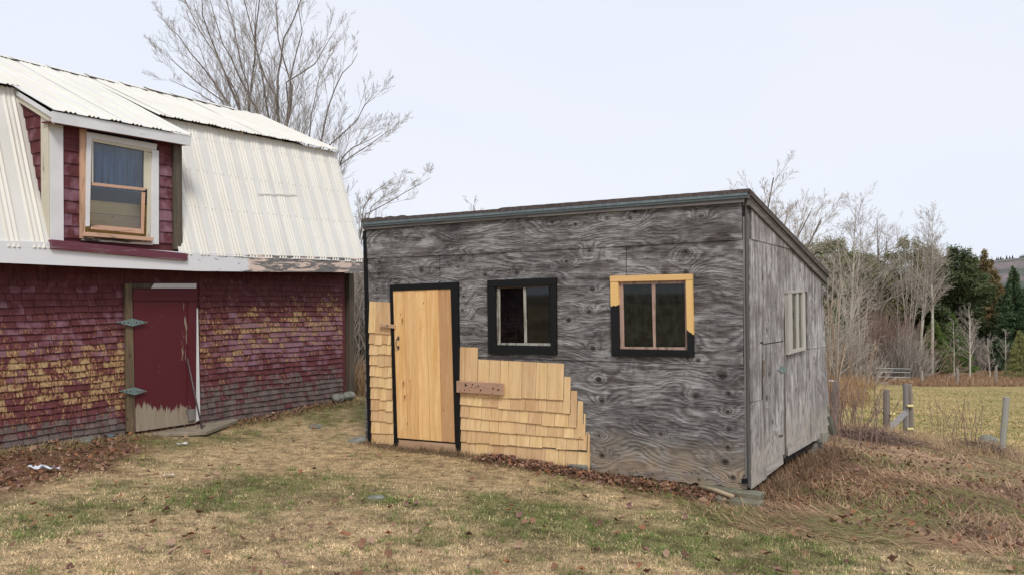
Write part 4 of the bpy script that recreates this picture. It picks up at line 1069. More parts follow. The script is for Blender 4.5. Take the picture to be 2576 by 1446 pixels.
q = SH.wld((-1.95, -.03, 0)); o = MB().prism([(-.14, -.05, -.12), (.14, -.05, -.12), (.12, -.05, .10), (-.12, -.05, .09)], (0, .12, 0)).build('stone_slab', STONE, None, bevel=.01); o.location = (q.x, q.y, EYE-1.99); o.rotation_euler = (.1, 0, SH.rot); tag(o, 'grey flat stone propped against the foot of the new cedar shingles', 'stone')
q = SH.wld((XL-.12, -.06, 0)); 
def rock(name, loc, r, label, seed, mat=STONE, flat=.4, group=None):
    m = bpy.data.meshes.new(name); import bmesh
    bm = bmesh.new(); bmesh.ops.create_icosphere(bm, subdivisions=3, radius=1); rr = np.random.default_rng(seed); off = rr.random(3)*50
    for v in bm.verts:
        n = fbm(np.array([v.co.x*1.4+off[0]+v.co.z]), np.array([v.co.y*1.4+off[1]+v.co.z*.7]), 3)[0]; v.co *= .75+.55*n
        v.co.x *= r; v.co.y *= r*.7; v.co.z *= r*flat
    bm.to_mesh(m); bm.free(); m.materials.append(mat)
    o = bpy.data.objects.new(name, m); C.objects.link(o); o.location = loc; o.rotation_euler.z = rr.random()*6; tag(o, label, 'stone', group); return o
rock('flat_stone', place_on(905, 1110, .0), .17, 'grey rounded stone at the foot of the black left corner of the shed', 3)
rock('flat_stone', place_on(945, 1252, .0), .085, 'small flat grey stone alone in the lawn before the shed door', 4, flat=.3)
rock('flat_stone', place_on(795, 1072, .0), .13, 'low grey stone flush with the ground before the right part of the barn wall', 5, flat=.2)
rock('flat_stone', place_on(215, 1110, .0), .15, 'mossy stone in the leaves left of the barn door', 6, flat=.4)
rock('field_stone', place_on(2485, 1112, .02), .30, 'big pale stone behind the brush left of the lichen fence post', 7, flat=.6)
for i, (px, py) in enumerate(((845, 1000), (872, 995))):
    x, z = BP(px, py, .02); q = BN.wld((x, -.06, z)); rock('foundation_stone', q, .14, ('larger' if i == 0 else 'smaller')+' grey foundation stone under the right corner of the barn', 8+i, flat=.55)
p_ = at(2091, 958, 40); rock('white_stone', (p_.x, p_.y, p_.z), .16, 'small white stone in tan weeds just right of the shed wall', 12, plain('white_stone_face', (.7, .7, .68), .8), flat=.3)
# door step before the barn door
o = MB().prism([(*ghit(330, 1096), 0), (*ghit(520, 1098), 0), (*ghit(600, 1066), 0), (*ghit(560, 1056), 0), (*ghit(470, 1075), 0), (*ghit(335, 1088), 0)], (0, 0, .05)).build('door_step', SAND, None, bevel=.006)
o.location.z = g1(*ghit(450, 1085))-.005; tag(o, 'worn sandy slab lying before the red barn door', 'door step')
# bar leaning on the barn door
a = BN.wld((BP(471, 900, .09)[0], -.09, BP(471, 900, .09)[1])); b = place_on(511, 1090, .0)
tag(MB().tube([a, (a+b)/2+Vector((0, 0, -.004)), b], [.011, .012, .013], 8).build('iron_bar', RUST, smooth=True), 'thin rusty bar leaning against the red barn door', 'bar')
a = place_on(1758, 1243, .085); b = place_on(1845, 1268, .075)
tag(MB().tube([a, a.lerp(b, .5)+Vector((0, 0, .01)), b], [.016, .021, .023], 8).build('wooden_stick', wood_mat('stick', (.30, .22, .14), (.42, .33, .23), 'x'), smooth=True), 'bare wooden stick lying in brown leaves near the shed corner', 'stick')
a = place_on(1595, 1190, .09); b = place_on(1650, 1208, .07)
tag(MB().tube([a, b], [.02, .018], 8).build('wooden_stick', GREYW, smooth=True), 'short grey stick lying against the plywood under the bare-wood window', 'stick')
# small rubbish on the lawn
def chip(px, py, L_, W_, rz, mat, name, label, cat, crump=.01, nseg=4):
    m = MB(); vs = []; fs = []
    for i in range(nseg+1):
        for j in range(3):
            vs.append(((i/nseg-.5)*L_, (j/2-.5)*W_*(1-.4*abs(i/nseg-.5)*random.random()*2), random.uniform(0, crump)))
    for i in range(nseg):
        for j in range(2): a = i*3+j; fs.append((a, a+1, a+4, a+3))
    n = len(vs); vs2 = [(v[0], v[1], v[2]-.003) for v in vs]; fs2 = [tuple(x+n for x in f[::-1]) for f in fs]
    bord = [0, 1, 2]+[3*i+2 for i in range(1, nseg+1)]+[3*nseg+1, 3*nseg]+[3*i for i in range(nseg-1, 0, -1)]
    sd_ = [(bord[k], bord[(k+1) % len(bord)], bord[(k+1) % len(bord)]+n, bord[k]+n) for k in range(len(bord))]
    m.add(vs+vs2, fs+fs2+sd_); o = m.build(name, mat); o.location = place_on(px, py, .03); o.rotation_euler = (random.uniform(-.1, .1), random.uniform(-.1, .1), rz)
    return tag(o, label, cat)
PAPER = plain('white_scrap', (.62, .64, .70), .7); BONE = plain('pale_chip', (.55, .46, .38), .8); SPLINT = plain('pale_wood_chip', (.42, .33, .22), .8)
chip(112, 1187, .28, .12, .15, PAPER, 'torn_paper', 'crumpled torn white paper on brown leaves near the left picture edge', 'paper', .05, 8)
chip(535, 1307//1, .01, .01, 0, PAPER, 'x', 'x', 'x') if False else None
chip(458, 1122, .12, .07, .3, PAPER, 'plastic_scrap', 'small white scrap on the grass right below the barn door step', 'scrap', .02)
chip(424, 1202, .10, .06, .5, BONE, 'wood_chip', 'pale round chip in green grass below the barn door', 'wood chip', .02)
chip(275, 1104, .12, .08, .2, plain('blue_scrap', (.10, .14, .18), .5), 'plastic_scrap', 'dark blue scrap against the barn wall left of the door', 'scrap', .03)
for px, py, L_, rz in ((586, 1137, .09, .3), (628, 1123, .12, .1), (638, 1139, .10, .2), (545, 1149, .16, -.4), (440, 1108, .07, 1), (365, 1127, .06, .4), (448, 1165, .13, .2), (480, 1092, .14, .9)):
    o = chip(px, py, L_, .035, rz, SPLINT, 'wood_chip', 'pale splinter of wood lying in the grass before the barn', 'wood chip'); o['group'] = 'wood splinters before the barn'

# ------------------------------------------------------------------ fences, gate
def post(px, pyb, Y, h, r, label, lean=(0, 0), mat=GREYW, name='fence_post', lichen=False, group=None):
    b = at(px, pyb, Y); z = g1(b.x, b.y); t = empty(name, label, 'fence post', (b.x, b.y, z-.3), 0, group)
    m = MB(); n = 5; pts = [(lean[0]*i/n*h, lean[1]*i/n*h, (h+.3)*i/n) for i in range(n+1)]
    m.tube(pts, [r*(1-.08*i/n)*random.uniform(.94, 1.06) for i in range(n+1)], 9); m.build('post', mat, t); return t, z
LICH = chipped('lichen_post', (.34, .33, .30), (.34, .38, .12), (.50, .56), (3, 3, 3), axis='z')
Y1 = 20.0
t1, z1 = post(2280, 1108, Y1, 1.32, .072, 'tall grey fence post with two slanting braces right of the shed', (0, 0))
t1b = MB().tube([(.13, .02, 0), (.12, .02, .9), (.10, .02, 1.6)], [.07, .065, .06], 8).build('second_post', wood_mat('split_post', (.16, .13, .10), (.30, .26, .21), 'z'), t1)
def brace(pa, pb, par, z, w=.12):
    a = at(*pa, Y1-.12)-par.location; b = at(*pb, Y1-.12)-par.location; d = (b-a).normalized(); n = Vector((0, 1, 0)); u = d.cross(n).normalized()*w/2
    MB().prism([a+u, b+u, b-u, a-u], (0, .04, 0)).build('brace', wood_mat('brace_grey', (.30, .29, .29), (.42, .41, .41), 'x'), par)
brace((2226, 1088), (2281, 1036), t1, z1); brace((2256, 1120), (2283, 1093), t1, z1)
YEL = plain('yellow_plastic', (.75, .66, .30), .5)
for yy in (1020, 1078):
    p = at(2290, yy, Y1-.1)-t1.location; MB().box(p, (.14, .05, .05)).build('insulator', YEL, t1, bevel=.01)
t2, z2 = post(2231, 1088, 19.2, 1.02, .075, 'short round brown fence post left of the braced post', (0, 0), wood_mat('brown_post', (.13, .105, .095), (.25, .215, .195), 'z'))
p = at(2245, 1040, 19.1)-t2.location; MB().box(p, (.12, .05, .05)).build('insulator', YEL, t2, bevel=.01)
t3, z3 = post(2518, 1150, 20.6, 1.33, .082, 'leaning fence post with yellow-green lichen near the right edge', (.11, 0), LICH)
t4, z4 = post(2093, 1085, 16.5, .95, .08, 'grey leaning fence post right behind the shed back corner', (.09, 0))
far = [(2505, 970, 64, 1.35, .095, 'pale far fence post, the rightmost at the field edge', 0.03), (2409, 966, 64, 1.2, .11, 'pale far fence post left of the rightmost one at the field edge', -.01), (2319, 963, 66, 1.0, .11, 'far fence post just right of the metal gate', 0), (2184, 942, 70, 1.3, .10, 'far fence post at the left end of the metal gate', 0)]
for px, pb, Y, h, r, lab, ln in far:
    post(px, pb, Y, h, r, lab, (ln, 0), wood_mat('far_post', (.25, .22, .19), (.38, .34, .30), 'z'))
gt = at(2205, 960, 71); g = empty('farm_gate', 'low tubular metal gate at the far edge of the field', 'gate', (gt.x, gt.y, at(2205, 925, 71).z-1.32), -.1)
GP = plain('gate_tube', (.17, .19, .20), .4, .5, .5)
for z in (1.32, 1.02, .62, .3): MB().tube([(0, 0, z), (2.65, 0, z-.08)], .03, 6).build('rail', GP, g)
for x in (0, 1.3, 2.65): MB().tube([(x, 0, .0), (x, 0, 1.32-.03*x)], .03, 6).build('upright', GP, g)

# ------------------------------------------------------------------ bare trees
def grow(lines, rad, seed, levels, kids, lenf, ang, up=.25, twig=.006, kseg=4, start=.25, drop=0.0):
    """lines: list of (pts, r0, r1). Returns per level list of polylines with radii"""
    R = np.random.default_rng(seed); out = [lines]; cur = lines
    for lv in range(levels):
        nxt = []
        for pts, r0, r1 in cur:
            P = np.array(pts, float); seg = np.linalg.norm(np.diff(P, axis=0), axis=1); cum = np.concatenate([[0], np.cumsum(seg)]); L = cum[-1]
            nk = max(1, int(kids[lv]*R.uniform(.75, 1.25)))
            for k in range(nk):
                t = start+(1-start)*((k+R.random())/nk); s = t*L; i = min(np.searchsorted(cum, s, 'right')-1, len(seg)-1); u = (s-cum[i])/seg[i]
                q = P[i]*(1-u)+P[i+1]*u; d = (P[i+1]-P[i])/seg[i]
                a = R.normal(size=3); a -= a.dot(d)*d; a /= np.linalg.norm(a)
                th = math.radians(ang[lv]*R.uniform(.65, 1.3)); dd = d*math.cos(th)+a*math.sin(th)+np.array([0, 0, up]); dd /= np.linalg.norm(dd)
                ll = lenf[lv]*L*(1.15-.75*t)*R.uniform(.6, 1.3); ll = max(ll, .12)
                rr = max(twig, (r0*(1-t)+r1*t)*.55); pp = [q]
                for j in range(kseg-1):
                    dd = dd+R.normal(0, .10, 3)+np.array([0, 0, up*.35-drop]); dd /= np.linalg.norm(dd); pp.append(pp[-1]+dd*ll/(kseg-1))
                nxt.append((pp, rr, max(twig*.6, rr*.25)))
        out.append(nxt); cur = nxt
    return out
def tubes(lines, nside):
    Vs = []; Fs = []; base = 0
    ang_ = np.linspace(0, 2*np.pi, nside, endpoint=False); ca, sa = np.cos(ang_), np.sin(ang_)
    byn = {}
    for l in lines: byn.setdefault(len(l[0]), []).append(l)
    for n, ls in byn.items():
        P = np.array([l[0] for l in ls], float); m = len(ls)
        r = np.array([[l[1]+(l[2]-l[1])*k/(n-1) for k in range(n)] for l in ls])
        d = np.empty_like(P); d[:, 1:-1] = P[:, 2:]-P[:, :-2]; d[:, 0] = P[:, 1]-P[:, 0]; d[:, -1] = P[:, -1]-P[:, -2]
        d /= np.linalg.norm(d, axis=-1, keepdims=True)+1e-9
        ref = np.array([.31, .95, .05]); a = np.cross(d, ref); a /= np.linalg.norm(a, axis=-1, keepdims=True)+1e-9; b = np.cross(d, a)
        V = P[:, :, None]+r[:, :, None, None]*(a[:, :, None]*ca[None, None, :, None]+b[:, :, None]*sa[None, None, :, None])
        Vs.append(V.reshape(-1, 3))
        i, j, k = np.meshgrid(np.arange(m), np.arange(n-1), np.arange(nside), indexing='ij'); k2 = (k+1) % nside
        q = base+(i*n+j)*nside; Fs.append(np.stack([q+k, q+k2, q+nside+k2, q+nside+k], -1).reshape(-1, 4)); base += m*n*nside
    return np.concatenate(Vs), np.concatenate(Fs)
def tree_from(lv, name, label, base, tm, cm, cat='tree', group=None, nmain=1):
    t = empty(name, label, cat, base, 0, group)
    V, Fq = tubes(lv[0], 8); np_mesh('trunk', V-np.array(base), Fq, tm, t, smooth=True)
    Vs = []; Fs = []; n = 0
    for k, l in enumerate(lv[1:]):
        if not l: continue
        V, Fq = tubes(l, 5 if k == 0 else 3); Vs.append(V); Fs.append(Fq+n); n += len(V)
    np_mesh('crown', np.concatenate(Vs)-np.array(base), np.concatenate(Fs), cm, t, smooth=True); return t
# big many-stemmed tree behind the barn
stems = [[(602,270),(591,228),(541,135),(475,23),(440,-60)], [(579,266),(514,174),(448,89),(413,54)], [(626,276),(624,216),(599,127),(568,0),(560,-90)], [(626,276),(641,147),(653,0),(650,-80)],
 [(701,305),(691,239),(653,154),(614,0),(600,-80)], [(701,305),(699,193),(714,97),(757,0),(790,-50)], [(722,317),(720,208),(792,162),(842,77)], [(722,317),(735,220),(700,100),(690,-40),(700,-90)],
 [(809,351),(826,270),(861,185),(900,135)], [(830,365),(900,300),(940,240)], [(850,420),(930,365),(985,325)], [(560,255),(444,162),(415,124)], [(676,297),(664,216),(640,96),(655,-60)],
 [(722,317),(730,200),(760,80),(740,-50)], [(600,270),(560,170),(510,40),(505,-60)], [(650,285),(600,190),(560,110),(520,-30)], [(780,330),(790,260),(830,140)], [(860,400),(890,370),(960,335)], [(540,260),(500,235),(425,200)]]
YT = 30.0; lines = []
R = np.random.default_rng(5)
bp = at(735, 780, YT); base = (bp.x, bp.y, g1(bp.x, bp.y))
for i, s in enumerate(stems):
    dz = R.uniform(-2.2, 2.2); root = np.array([base[0]+R.normal(0, .25), base[1]+R.normal(0, .25), base[2]-.2])
    pts = [root]
    x0, y0 = s[0]; mid = at((735+x0)/2, (760+y0)/2+30, YT+dz*.2); pts.append(np.array(mid))
    for k, (x, y) in enumerate(s): pts.append(np.array(at(x, y, YT+dz*(.4+.2*k))))
    # refine with small kinks
    q = [pts[0]]
    for a, b in zip(pts[:-1], pts[1:]): q.append((a+b)/2+R.normal(0, .03, 3)); q.append(b)
    lines.append((q, .060*R.uniform(.8, 1.15) if len(s) > 3 else .042, .007))
lv = grow(lines, 0, 11, 3, (18, 10, 6), (.27, .40, .45), (26, 31, 35), .17, .004, start=.30)
tree_from(lv, 'bare_tree', 'large many-stemmed bare tree rising behind the barn roof', base, BARKA, TWIGA)
st2 = [[(905,600),(920,540),(980,508),(1030,478),(1085,447)], [(905,600),(915,520),(945,480),(990,448)], [(900,640),(935,520),(960,500),(1010,470)]]
lines = []; bp = at(870, 790, 24); base = (bp.x, bp.y, g1(bp.x, bp.y))
for s in st2:
    pts = [np.array(base)-[0, 0, .2]]+[np.array(at(x, y, 24+.3*k)) for k, (x, y) in enumerate(s)]; lines.append((pts, .024, .005))
tree_from(grow(lines, 0, 12, 3, (14, 8, 5), (.2, .4, .45), (28, 34, 36), .08, .0035, start=.45), 'bare_tree', 'slender bare tree leaning right between barn and shed', base, BARKA, TWIGA)
def auto_tree(px, pb, Y, H, label, seed, tm=BARKA, cm=TWIGA, spread=.28, nst=1, r=.12, kids=(14, 7, 4), name='bare_tree', lean=0, group=None, start=.3, ang=(48, 42, 40), up=.06, lenf=(.32, .42, .5), twig=.01, gz=None, fan=.25, wob=.35):
    b = at(px, pb, Y); z = g1(b.x, b.y); R = np.random.default_rng(seed); L = []
    for s in range(nst):
        a = R.uniform(0, 6.28); pts = [np.array([b.x, b.y, z-.3])]; n = 7
        off = np.array([math.cos(a), math.sin(a)])*(fan*H*R.uniform(.4, 1) if nst > 1 else 0)
        for k in range(1, n+1):
            t = k/n; hh = H*(1 if s == 0 else R.uniform(.93, .97))
            pts.append(np.array([b.x+lean*H*t+off[0]*t**1.2+R.normal(0, wob*.02*H*.4), b.y+off[1]*t**1.2, z+hh*t*(1 if s == 0 else .9)]))
        L.append((pts, r*(1 if s == 0 else .8), .02))
    return tree_from(grow(L, 0, seed+100, len(kids), kids, lenf, ang, up, twig, start=start), name, label, (b.x, b.y, z), tm, cm, group=group)
# right-hand trees at the far side of the field
def far_tree(px, topy, Y, label, seed, **k):
    b = at(px, 900, Y); z = g1(b.x, b.y); top = at(px, topy, Y).z; return auto_tree(px, 900, Y, top-z, label, seed, **k)
far_tree(1868, 470, 34, 'bare bushy tree standing behind the right end of the shed roof', 21, nst=16, r=.032, kids=(15, 9, 6), up=.05, fan=.42, start=.35, ang=(30, 36, 38), twig=.005, cm=TWIGP)
far_tree(1212, 515, 45, 'small bare treetop showing above the left part of the shed roof', 22, nst=5, r=.045, kids=(10, 6, 4), fan=.12, start=.5, ang=(30, 34, 36), twig=.006)
far_tree(2138, 515, 78, 'pale bare tree with the widest crown just right of the shed', 31, nst=3, fan=.12, r=.15, tm=BIRCH, cm=TWIGP, kids=(30, 10, 6), start=.38, twig=.008, lean=-.01, ang=(46, 42, 40), lenf=(.34, .42, .45))
far_tree(2205, 545, 80, 'dark-limbed bare tree with a long arm reaching right', 32, nst=4, fan=.14, r=.17, tm=BARKA, cm=TWIGA, kids=(14, 8, 5), start=.45, twig=.009, lenf=(.34, .45, .45), ang=(50, 45, 42))
far_tree(2345, 550, 78, 'tallest straight pale birch at the edge of the field', 33, nst=1, r=.16, tm=BIRCH, cm=TWIGP, kids=(34, 10, 6), start=.40, twig=.007, lean=.012, lenf=(.27, .42, .45), ang=(40, 42, 40))
far_tree(2312, 565, 78.6, 'pale leaning birch close left of the tallest birch', 34, nst=2, fan=.10, r=.14, tm=BIRCH, cm=TWIGP, kids=(26, 9, 5), start=.42, twig=.007, lean=-.012, lenf=(.27, .42, .45), ang=(40, 42, 40))
far_tree(2285, 560, 84, 'thin pale tree with a fan of twigs between the birches and the dark-limbed tree', 35, nst=5, fan=.12, r=.08, tm=TWIGP, cm=TWIGP, kids=(16, 8, 5), start=.4, twig=.007)
far_tree(2440, 770, 74, 'small bare tree before the round green pine', 36, nst=2, fan=.1, r=.075, tm=BIRCH, cm=TWIGP, kids=(18, 8, 4), start=.3, twig=.007)
far_tree(2400, 810, 75, 'small whitish sapling left of the tree before the pine', 37, r=.055, tm=BIRCH, cm=TWIGP, kids=(16, 7, 4), start=.3, twig=.007)
far_tree(2490, 850, 74, 'low whitish sapling before the dark firs near the right edge', 38, nst=2, fan=.1, r=.055, tm=BIRCH, cm=TWIGP, kids=(14, 7, 4), start=.3, twig=.007)
far_tree(2530, 835, 76, 'pale slim sapling left of the rightmost fir', 39, r=.055, tm=BIRCH, cm=TWIGP, kids=(14, 7, 4), start=.3, twig=.007)
far_tree(2104, 690, 52, 'pale bare sapling with rising branches close beside the shed wall', 40, nst=6, fan=.26, r=.05, tm=TWIGP, cm=TWIGP, kids=(14, 8, 4), start=.2, twig=.005)
far_tree(2260, 690, 84, 'grey slim tree behind the reddish thicket', 41, r=.07, tm=TWIGP, cm=TWIGP, kids=(16, 7, 4), start=.3, twig=.008)
far_tree(2085, 650, 60, 'pale tree half hidden behind the shed back corner', 42, nst=4, fan=.16, r=.06, tm=TWIGP, cm=TWIGP, kids=(14, 8, 4), start=.3, twig=.006)
far_tree(2165, 720, 66, 'thin pale sapling before the olive pines', 43, nst=3, fan=.2, r=.05, tm=TWIGP, cm=TWIGP, kids=(14, 7, 4), start=.3, twig=.006)
for i, (tx, ty, hh) in enumerate(((30, 9, 9), (33, 12.5, 11), (31, 15.5, 9.5), (34, 5, 10))):
    z = g1(tx, ty); R_ = np.random.default_rng(200+i); L_ = []
    for s_ in range(3):
        p = np.array([tx, ty, z-.3]); d_x, d_y = R_.normal(0, .12*hh, 2); L_.append(([p+np.array([d_x*t, d_y*t, (hh+.3)*t])+R_.normal(0, .1, 3) for t in np.linspace(0, 1, 7)], .1, .015))
    tree_from(grow(L_, 0, 300+i, 3, (12, 7, 4), (.3, .42, .5), (34, 36, 36), .2, .008, start=.25), 'bare_tree', ('nearest', 'tallest', 'farthest', 'rightmost')[i]+' bare tree on the slope right of the yard', (tx, ty, z), BARKA, TWIGA, group='bare trees right of the yard')
# thicket shrubs: many fine stems
def shrub(px, Y, W_, H, n, label, seed, mat=TWIGR, name='bare_shrub', cat='shrub', spreadx=.5):
    b = at(px, 900, Y); R = np.random.default_rng(seed); z = g1(b.x, b.y); L = []
    for i in range(n):
        ox = R.normal(0, W_*.22); oy = R.normal(0, W_*.16); h = H*R.uniform(.45, 1)*math.exp(-(ox/(W_*.5))**2); dx = ox*spreadx+R.normal(0, .18*H)*.5
        gz0 = z; p0 = np.array([b.x+ox, b.y+oy, gz0-.2]); pts = [p0]
        for k in (1, 2, 3): t = k/3; pts.append(p0+np.array([dx*t**1.3, R.normal(0, .08*H)*t, (h+.2)*t])+R.normal(0, .03*H, 3)*[1, 1, .2])
        L.append((pts, .022, .008))
    lv = grow(L, 0, seed+1, 2, (5, 3), (.42, .5), (24, 28), .15, .008, start=.2)
    t = empty(name, label, cat, (b.x, b.y, z)); Vs = []; Fs = []; nn = 0
    for l in lv: V, Fq = tubes(l, 3); Vs.append(V); Fs.append(Fq+nn); nn += len(V)
    np_mesh('branches', np.concatenate(Vs)-np.array([b.x, b.y, z]), np.concatenate(Fs), mat, t); return t
shrub(2215, 76, 7.0, 6.0, 420, 'big rounded reddish-brown thicket behind the metal gate', 51)
shrub(2140, 66, 3.6, 4.4, 200, 'paler tangled thicket between the shed and the reddish one', 52, TWIGP)
shrub(2270, 74, 4.2, 4.2, 220, 'brown low brush right of the big reddish thicket', 53, TWIGA)
shrub(2350, 80, 4, 2.6, 160, 'low reddish brush at the foot of the birches', 54)
shrub(2430, 86, 6, 3.6, 220, 'grey-brown undergrowth below the round green pine', 55, TWIGA)
shrub(2540, 86, 7, 3.4, 220, 'grey-brown undergrowth below the rightmost firs', 56, TWIGA)
shrub(905, 19, 2.2, 2.7, 260, 'tangled grey brush in the gap between barn and shed', 57, TWIGA, spreadx=.2)
shrub(896, 26, 3.5, 3.4, 260, 'brown brush farther back in the gap between barn and shed', 58, TWIGR, spreadx=.2)
shrub(840, 34, 6, 4.4, 200, 'brown brush behind the barn', 59, TWIGA) 

# ------------------------------------------------------------------ conifers
def conifer(px, topy, Y, label, seed, W_=.26, c1=(.07, .10, .045), c2=(.17, .20, .09), kind='fir', n=9000, name='fir_tree', dens=1.0, bare=.06, group=None):
    n = int(n*3.0)
    b = at(px, 900, Y); z = g1(b.x, b.y); H = at(px, topy, Y).z-z; R = np.random.default_rng(seed)
    t = empty(name, label, 'tree', (b.x, b.y, z), R.uniform(0, 6), group)
    MB().tube([(0, 0, -.4), (0, 0, H*.5), (0, 0, H*.97)], [.018*H, .011*H, .003*H], 7).build('trunk', BARKD, t, smooth=True)
    # boughs
    nb = int(210*dens); u = R.random(nb)**.85; hb = bare+(1-bare)*u; az = R.uniform(0, 6.28, nb)
    if kind == 'fir': rad = W_*H*(1-hb)**.85*R.uniform(.7, 1.12, nb)+.12
    else: rad = W_*H*np.clip(1-((hb-.48)/.58)**2, .06, 1)**.7*R.uniform(.35, 1.2, nb)
    bi = R.choice(nb, n, p=(rad**1.4)/(rad**1.4).sum()); s = R.random(n)**(.6 if kind == 'fir' else .4)
    rr = rad[bi]*s; a = az[bi]+R.normal(0, .13, n)*(.4+s)
    droop = -.22 if kind == 'fir' else .10
    zz = hb[bi]*H+droop*rr+R.normal(0, .014*H if kind == 'fir' else .022*H, n)
    P = np.stack([rr*np.cos(a), rr*np.sin(a), zz], 1)
    d = np.stack([np.cos(a), np.sin(a), np.full(n, -.15)], 1)+R.normal(0, .35, (n, 3)); d /= np.linalg.norm(d, axis=1, keepdims=True)
    q = R.normal(size=(n, 3)); q -= (q*d).sum(1, keepdims=True)*d; q /= np.linalg.norm(q, axis=1, keepdims=True)
    L = R.uniform(.012, .030, n)[:, None]*H*.72; w_ = L*.30
    V = np.stack([P-d*L*.4-q*w_, P+d*L, P-d*L*.4+q*w_], 1).reshape(-1, 3)
    mixv = np.clip(R.normal(.45, .3, n)+.25*(fbm(az[bi]*2, hb[bi]*9, 2)-.5)*2, 0, 1)[:, None]
    c = np.repeat(np.array(c1)*(1-mixv)+np.array(c2)*mixv, 3, 0)
    np_mesh('crown', V, np.arange(3*n).reshape(-1, 3), NEEDLE, t, cols=c); return t
YG = dict(c1=(0.137, 0.155, 0.040), c2=(0.309, 0.309, 0.091)); RB = dict(c1=(0.155, 0.113, 0.055), c2=(0.309, 0.237, 0.109))
conifer(2085, 612, 88, 'olive-green bushy pine just right of the shed roof end', 61, .40, kind='pine', name='pine_tree', c1=(0.109, 0.127, 0.055), c2=(0.309, 0.309, 0.146), n=14000)
conifer(2160, 640, 92, 'olive pine behind the widest bare crown', 62, .34, kind='pine', name='pine_tree', c1=(0.109, 0.127, 0.055), c2=(0.291, 0.282, 0.137), n=12000)
conifer(2295, 610, 92, 'yellowish olive pine behind the two birches', 63, .30, kind='pine', name='pine_tree', c1=(0.109, 0.118, 0.046), c2=(0.291, 0.273, 0.118), n=12000)
conifer(2412, 628, 88, 'bright green round-topped pine', 64, .27, kind='pine', name='pine_tree', c1=(.06, .088, .04), c2=(.155, .18, .08), n=15000)
conifer(2360, 672, 96, 'dark green pine between the birches and the round-topped pine', 65, .34, kind='pine', name='pine_tree', n=13000, c1=(0.064, 0.100, 0.046), c2=(0.164, 0.209, 0.091))
conifer(2480, 628, 98, 'reddish-brown thinning fir with a pointed top', 66, .24, kind='fir', n=12000, **RB)
conifer(2497, 652, 97, 'second brownish fir with a lower blunt top', 67, .30, kind='fir', n=10000, **RB)
conifer(2553, 672, 84, 'dark green pointed fir at the right edge', 68, .25, kind='fir', n=15000, c1=(0.051, 0.095, 0.047), c2=(0.127, 0.173, 0.082))
conifer(2350, 800, 80, 'low broad green fir right behind the birches', 69, .42, kind='fir', n=9000, c1=(0.073, 0.127, 0.036), c2=(0.182, 0.237, 0.064))
conifer(2400, 790, 84, 'low broad green fir under the round-topped pine', 70, .42, kind='fir', n=9000, c1=(0.064, 0.127, 0.033), c2=(0.164, 0.227, 0.055))
conifer(2450, 730, 90, 'dark fir right of the round-topped pine', 71, .33, kind='fir', n=11000)
conifer(2520, 740, 88, 'dark fir left of the rightmost pointed fir', 72, .3, kind='fir', n=11000)
conifer(2590, 700, 90, 'dark fir cut by the right edge of the picture', 73, .3, kind='fir', n=10000)
conifer(2566, 830, 74, 'small yellow-green pine low at the right edge', 74, .34, kind='fir', name='pine_tree', n=4000, c1=(0.182, 0.200, 0.064), c2=(0.364, 0.364, 0.146))
conifer(2240, 700, 98, 'dark olive pine behind the dark-limbed tree', 75, .42, kind='pine', name='pine_tree', n=12000, c1=(0.073, 0.100, 0.036), c2=(0.200, 0.218, 0.082))
conifer(2200, 650, 95, 'olive pine right of the widest bare crown', 76, .3, kind='pine', name='pine_tree', n=10000, c1=(0.082, 0.109, 0.040), c2=(0.218, 0.227, 0.091))
conifer(2110, 760, 72, 'dark green young fir low beside the shed', 77, .34, kind='fir', n=9000, c1=(0.055, 0.109, 0.033), c2=(0.137, 0.200, 0.064))
# woodland mass beyond (both sides, also where the buildings hide it)
def woodland():
    R = np.random.default_rng(90); Vs = []; Cs = []
    for k in range(200):
        x = R.uniform(-140, 190); y = R.uniform(112, 150) if x > 10 else R.uniform(112, 165)
        if x < 24 and x > -70: y += 40
        z = g1(x, y); H = R.uniform(5.5, 8.5) if x > 20 else R.uniform(2.5, 4.5)
        n = 1100; s = R.random(n); rr = H*.26*(1-s)**.7*R.random(n)**.5+.2; a = R.uniform(0, 6.28, n)
        P = np.stack([x+rr*np.cos(a), y+rr*np.sin(a), z+s*H], 1); d = R.normal(size=(n, 3)); d /= np.linalg.norm(d, axis=1, keepdims=True)
        q = R.normal(size=(n, 3)); L = R.uniform(.2, .45, n)[:, None]
        Vs.append(np.stack([P-d*L, P+d*L, P+q*L*.35], 1).reshape(-1, 3))
        cb = np.array([.05, .075, .03]) if R.random() < .55 else np.array([.13, .10, .075]); Cs.append(np.repeat(cb*R.uniform(.6, 1.4, n)[:, None], 3, 0))
    V = np.concatenate(Vs); o = np_mesh('woodland', V, np.arange(len(V)).reshape(-1, 3), NEEDLE, kind='stuff', cols=np.concatenate(Cs)); tag(o, 'mixed far woodland behind the field and the single trees', 'woodland')
woodland()
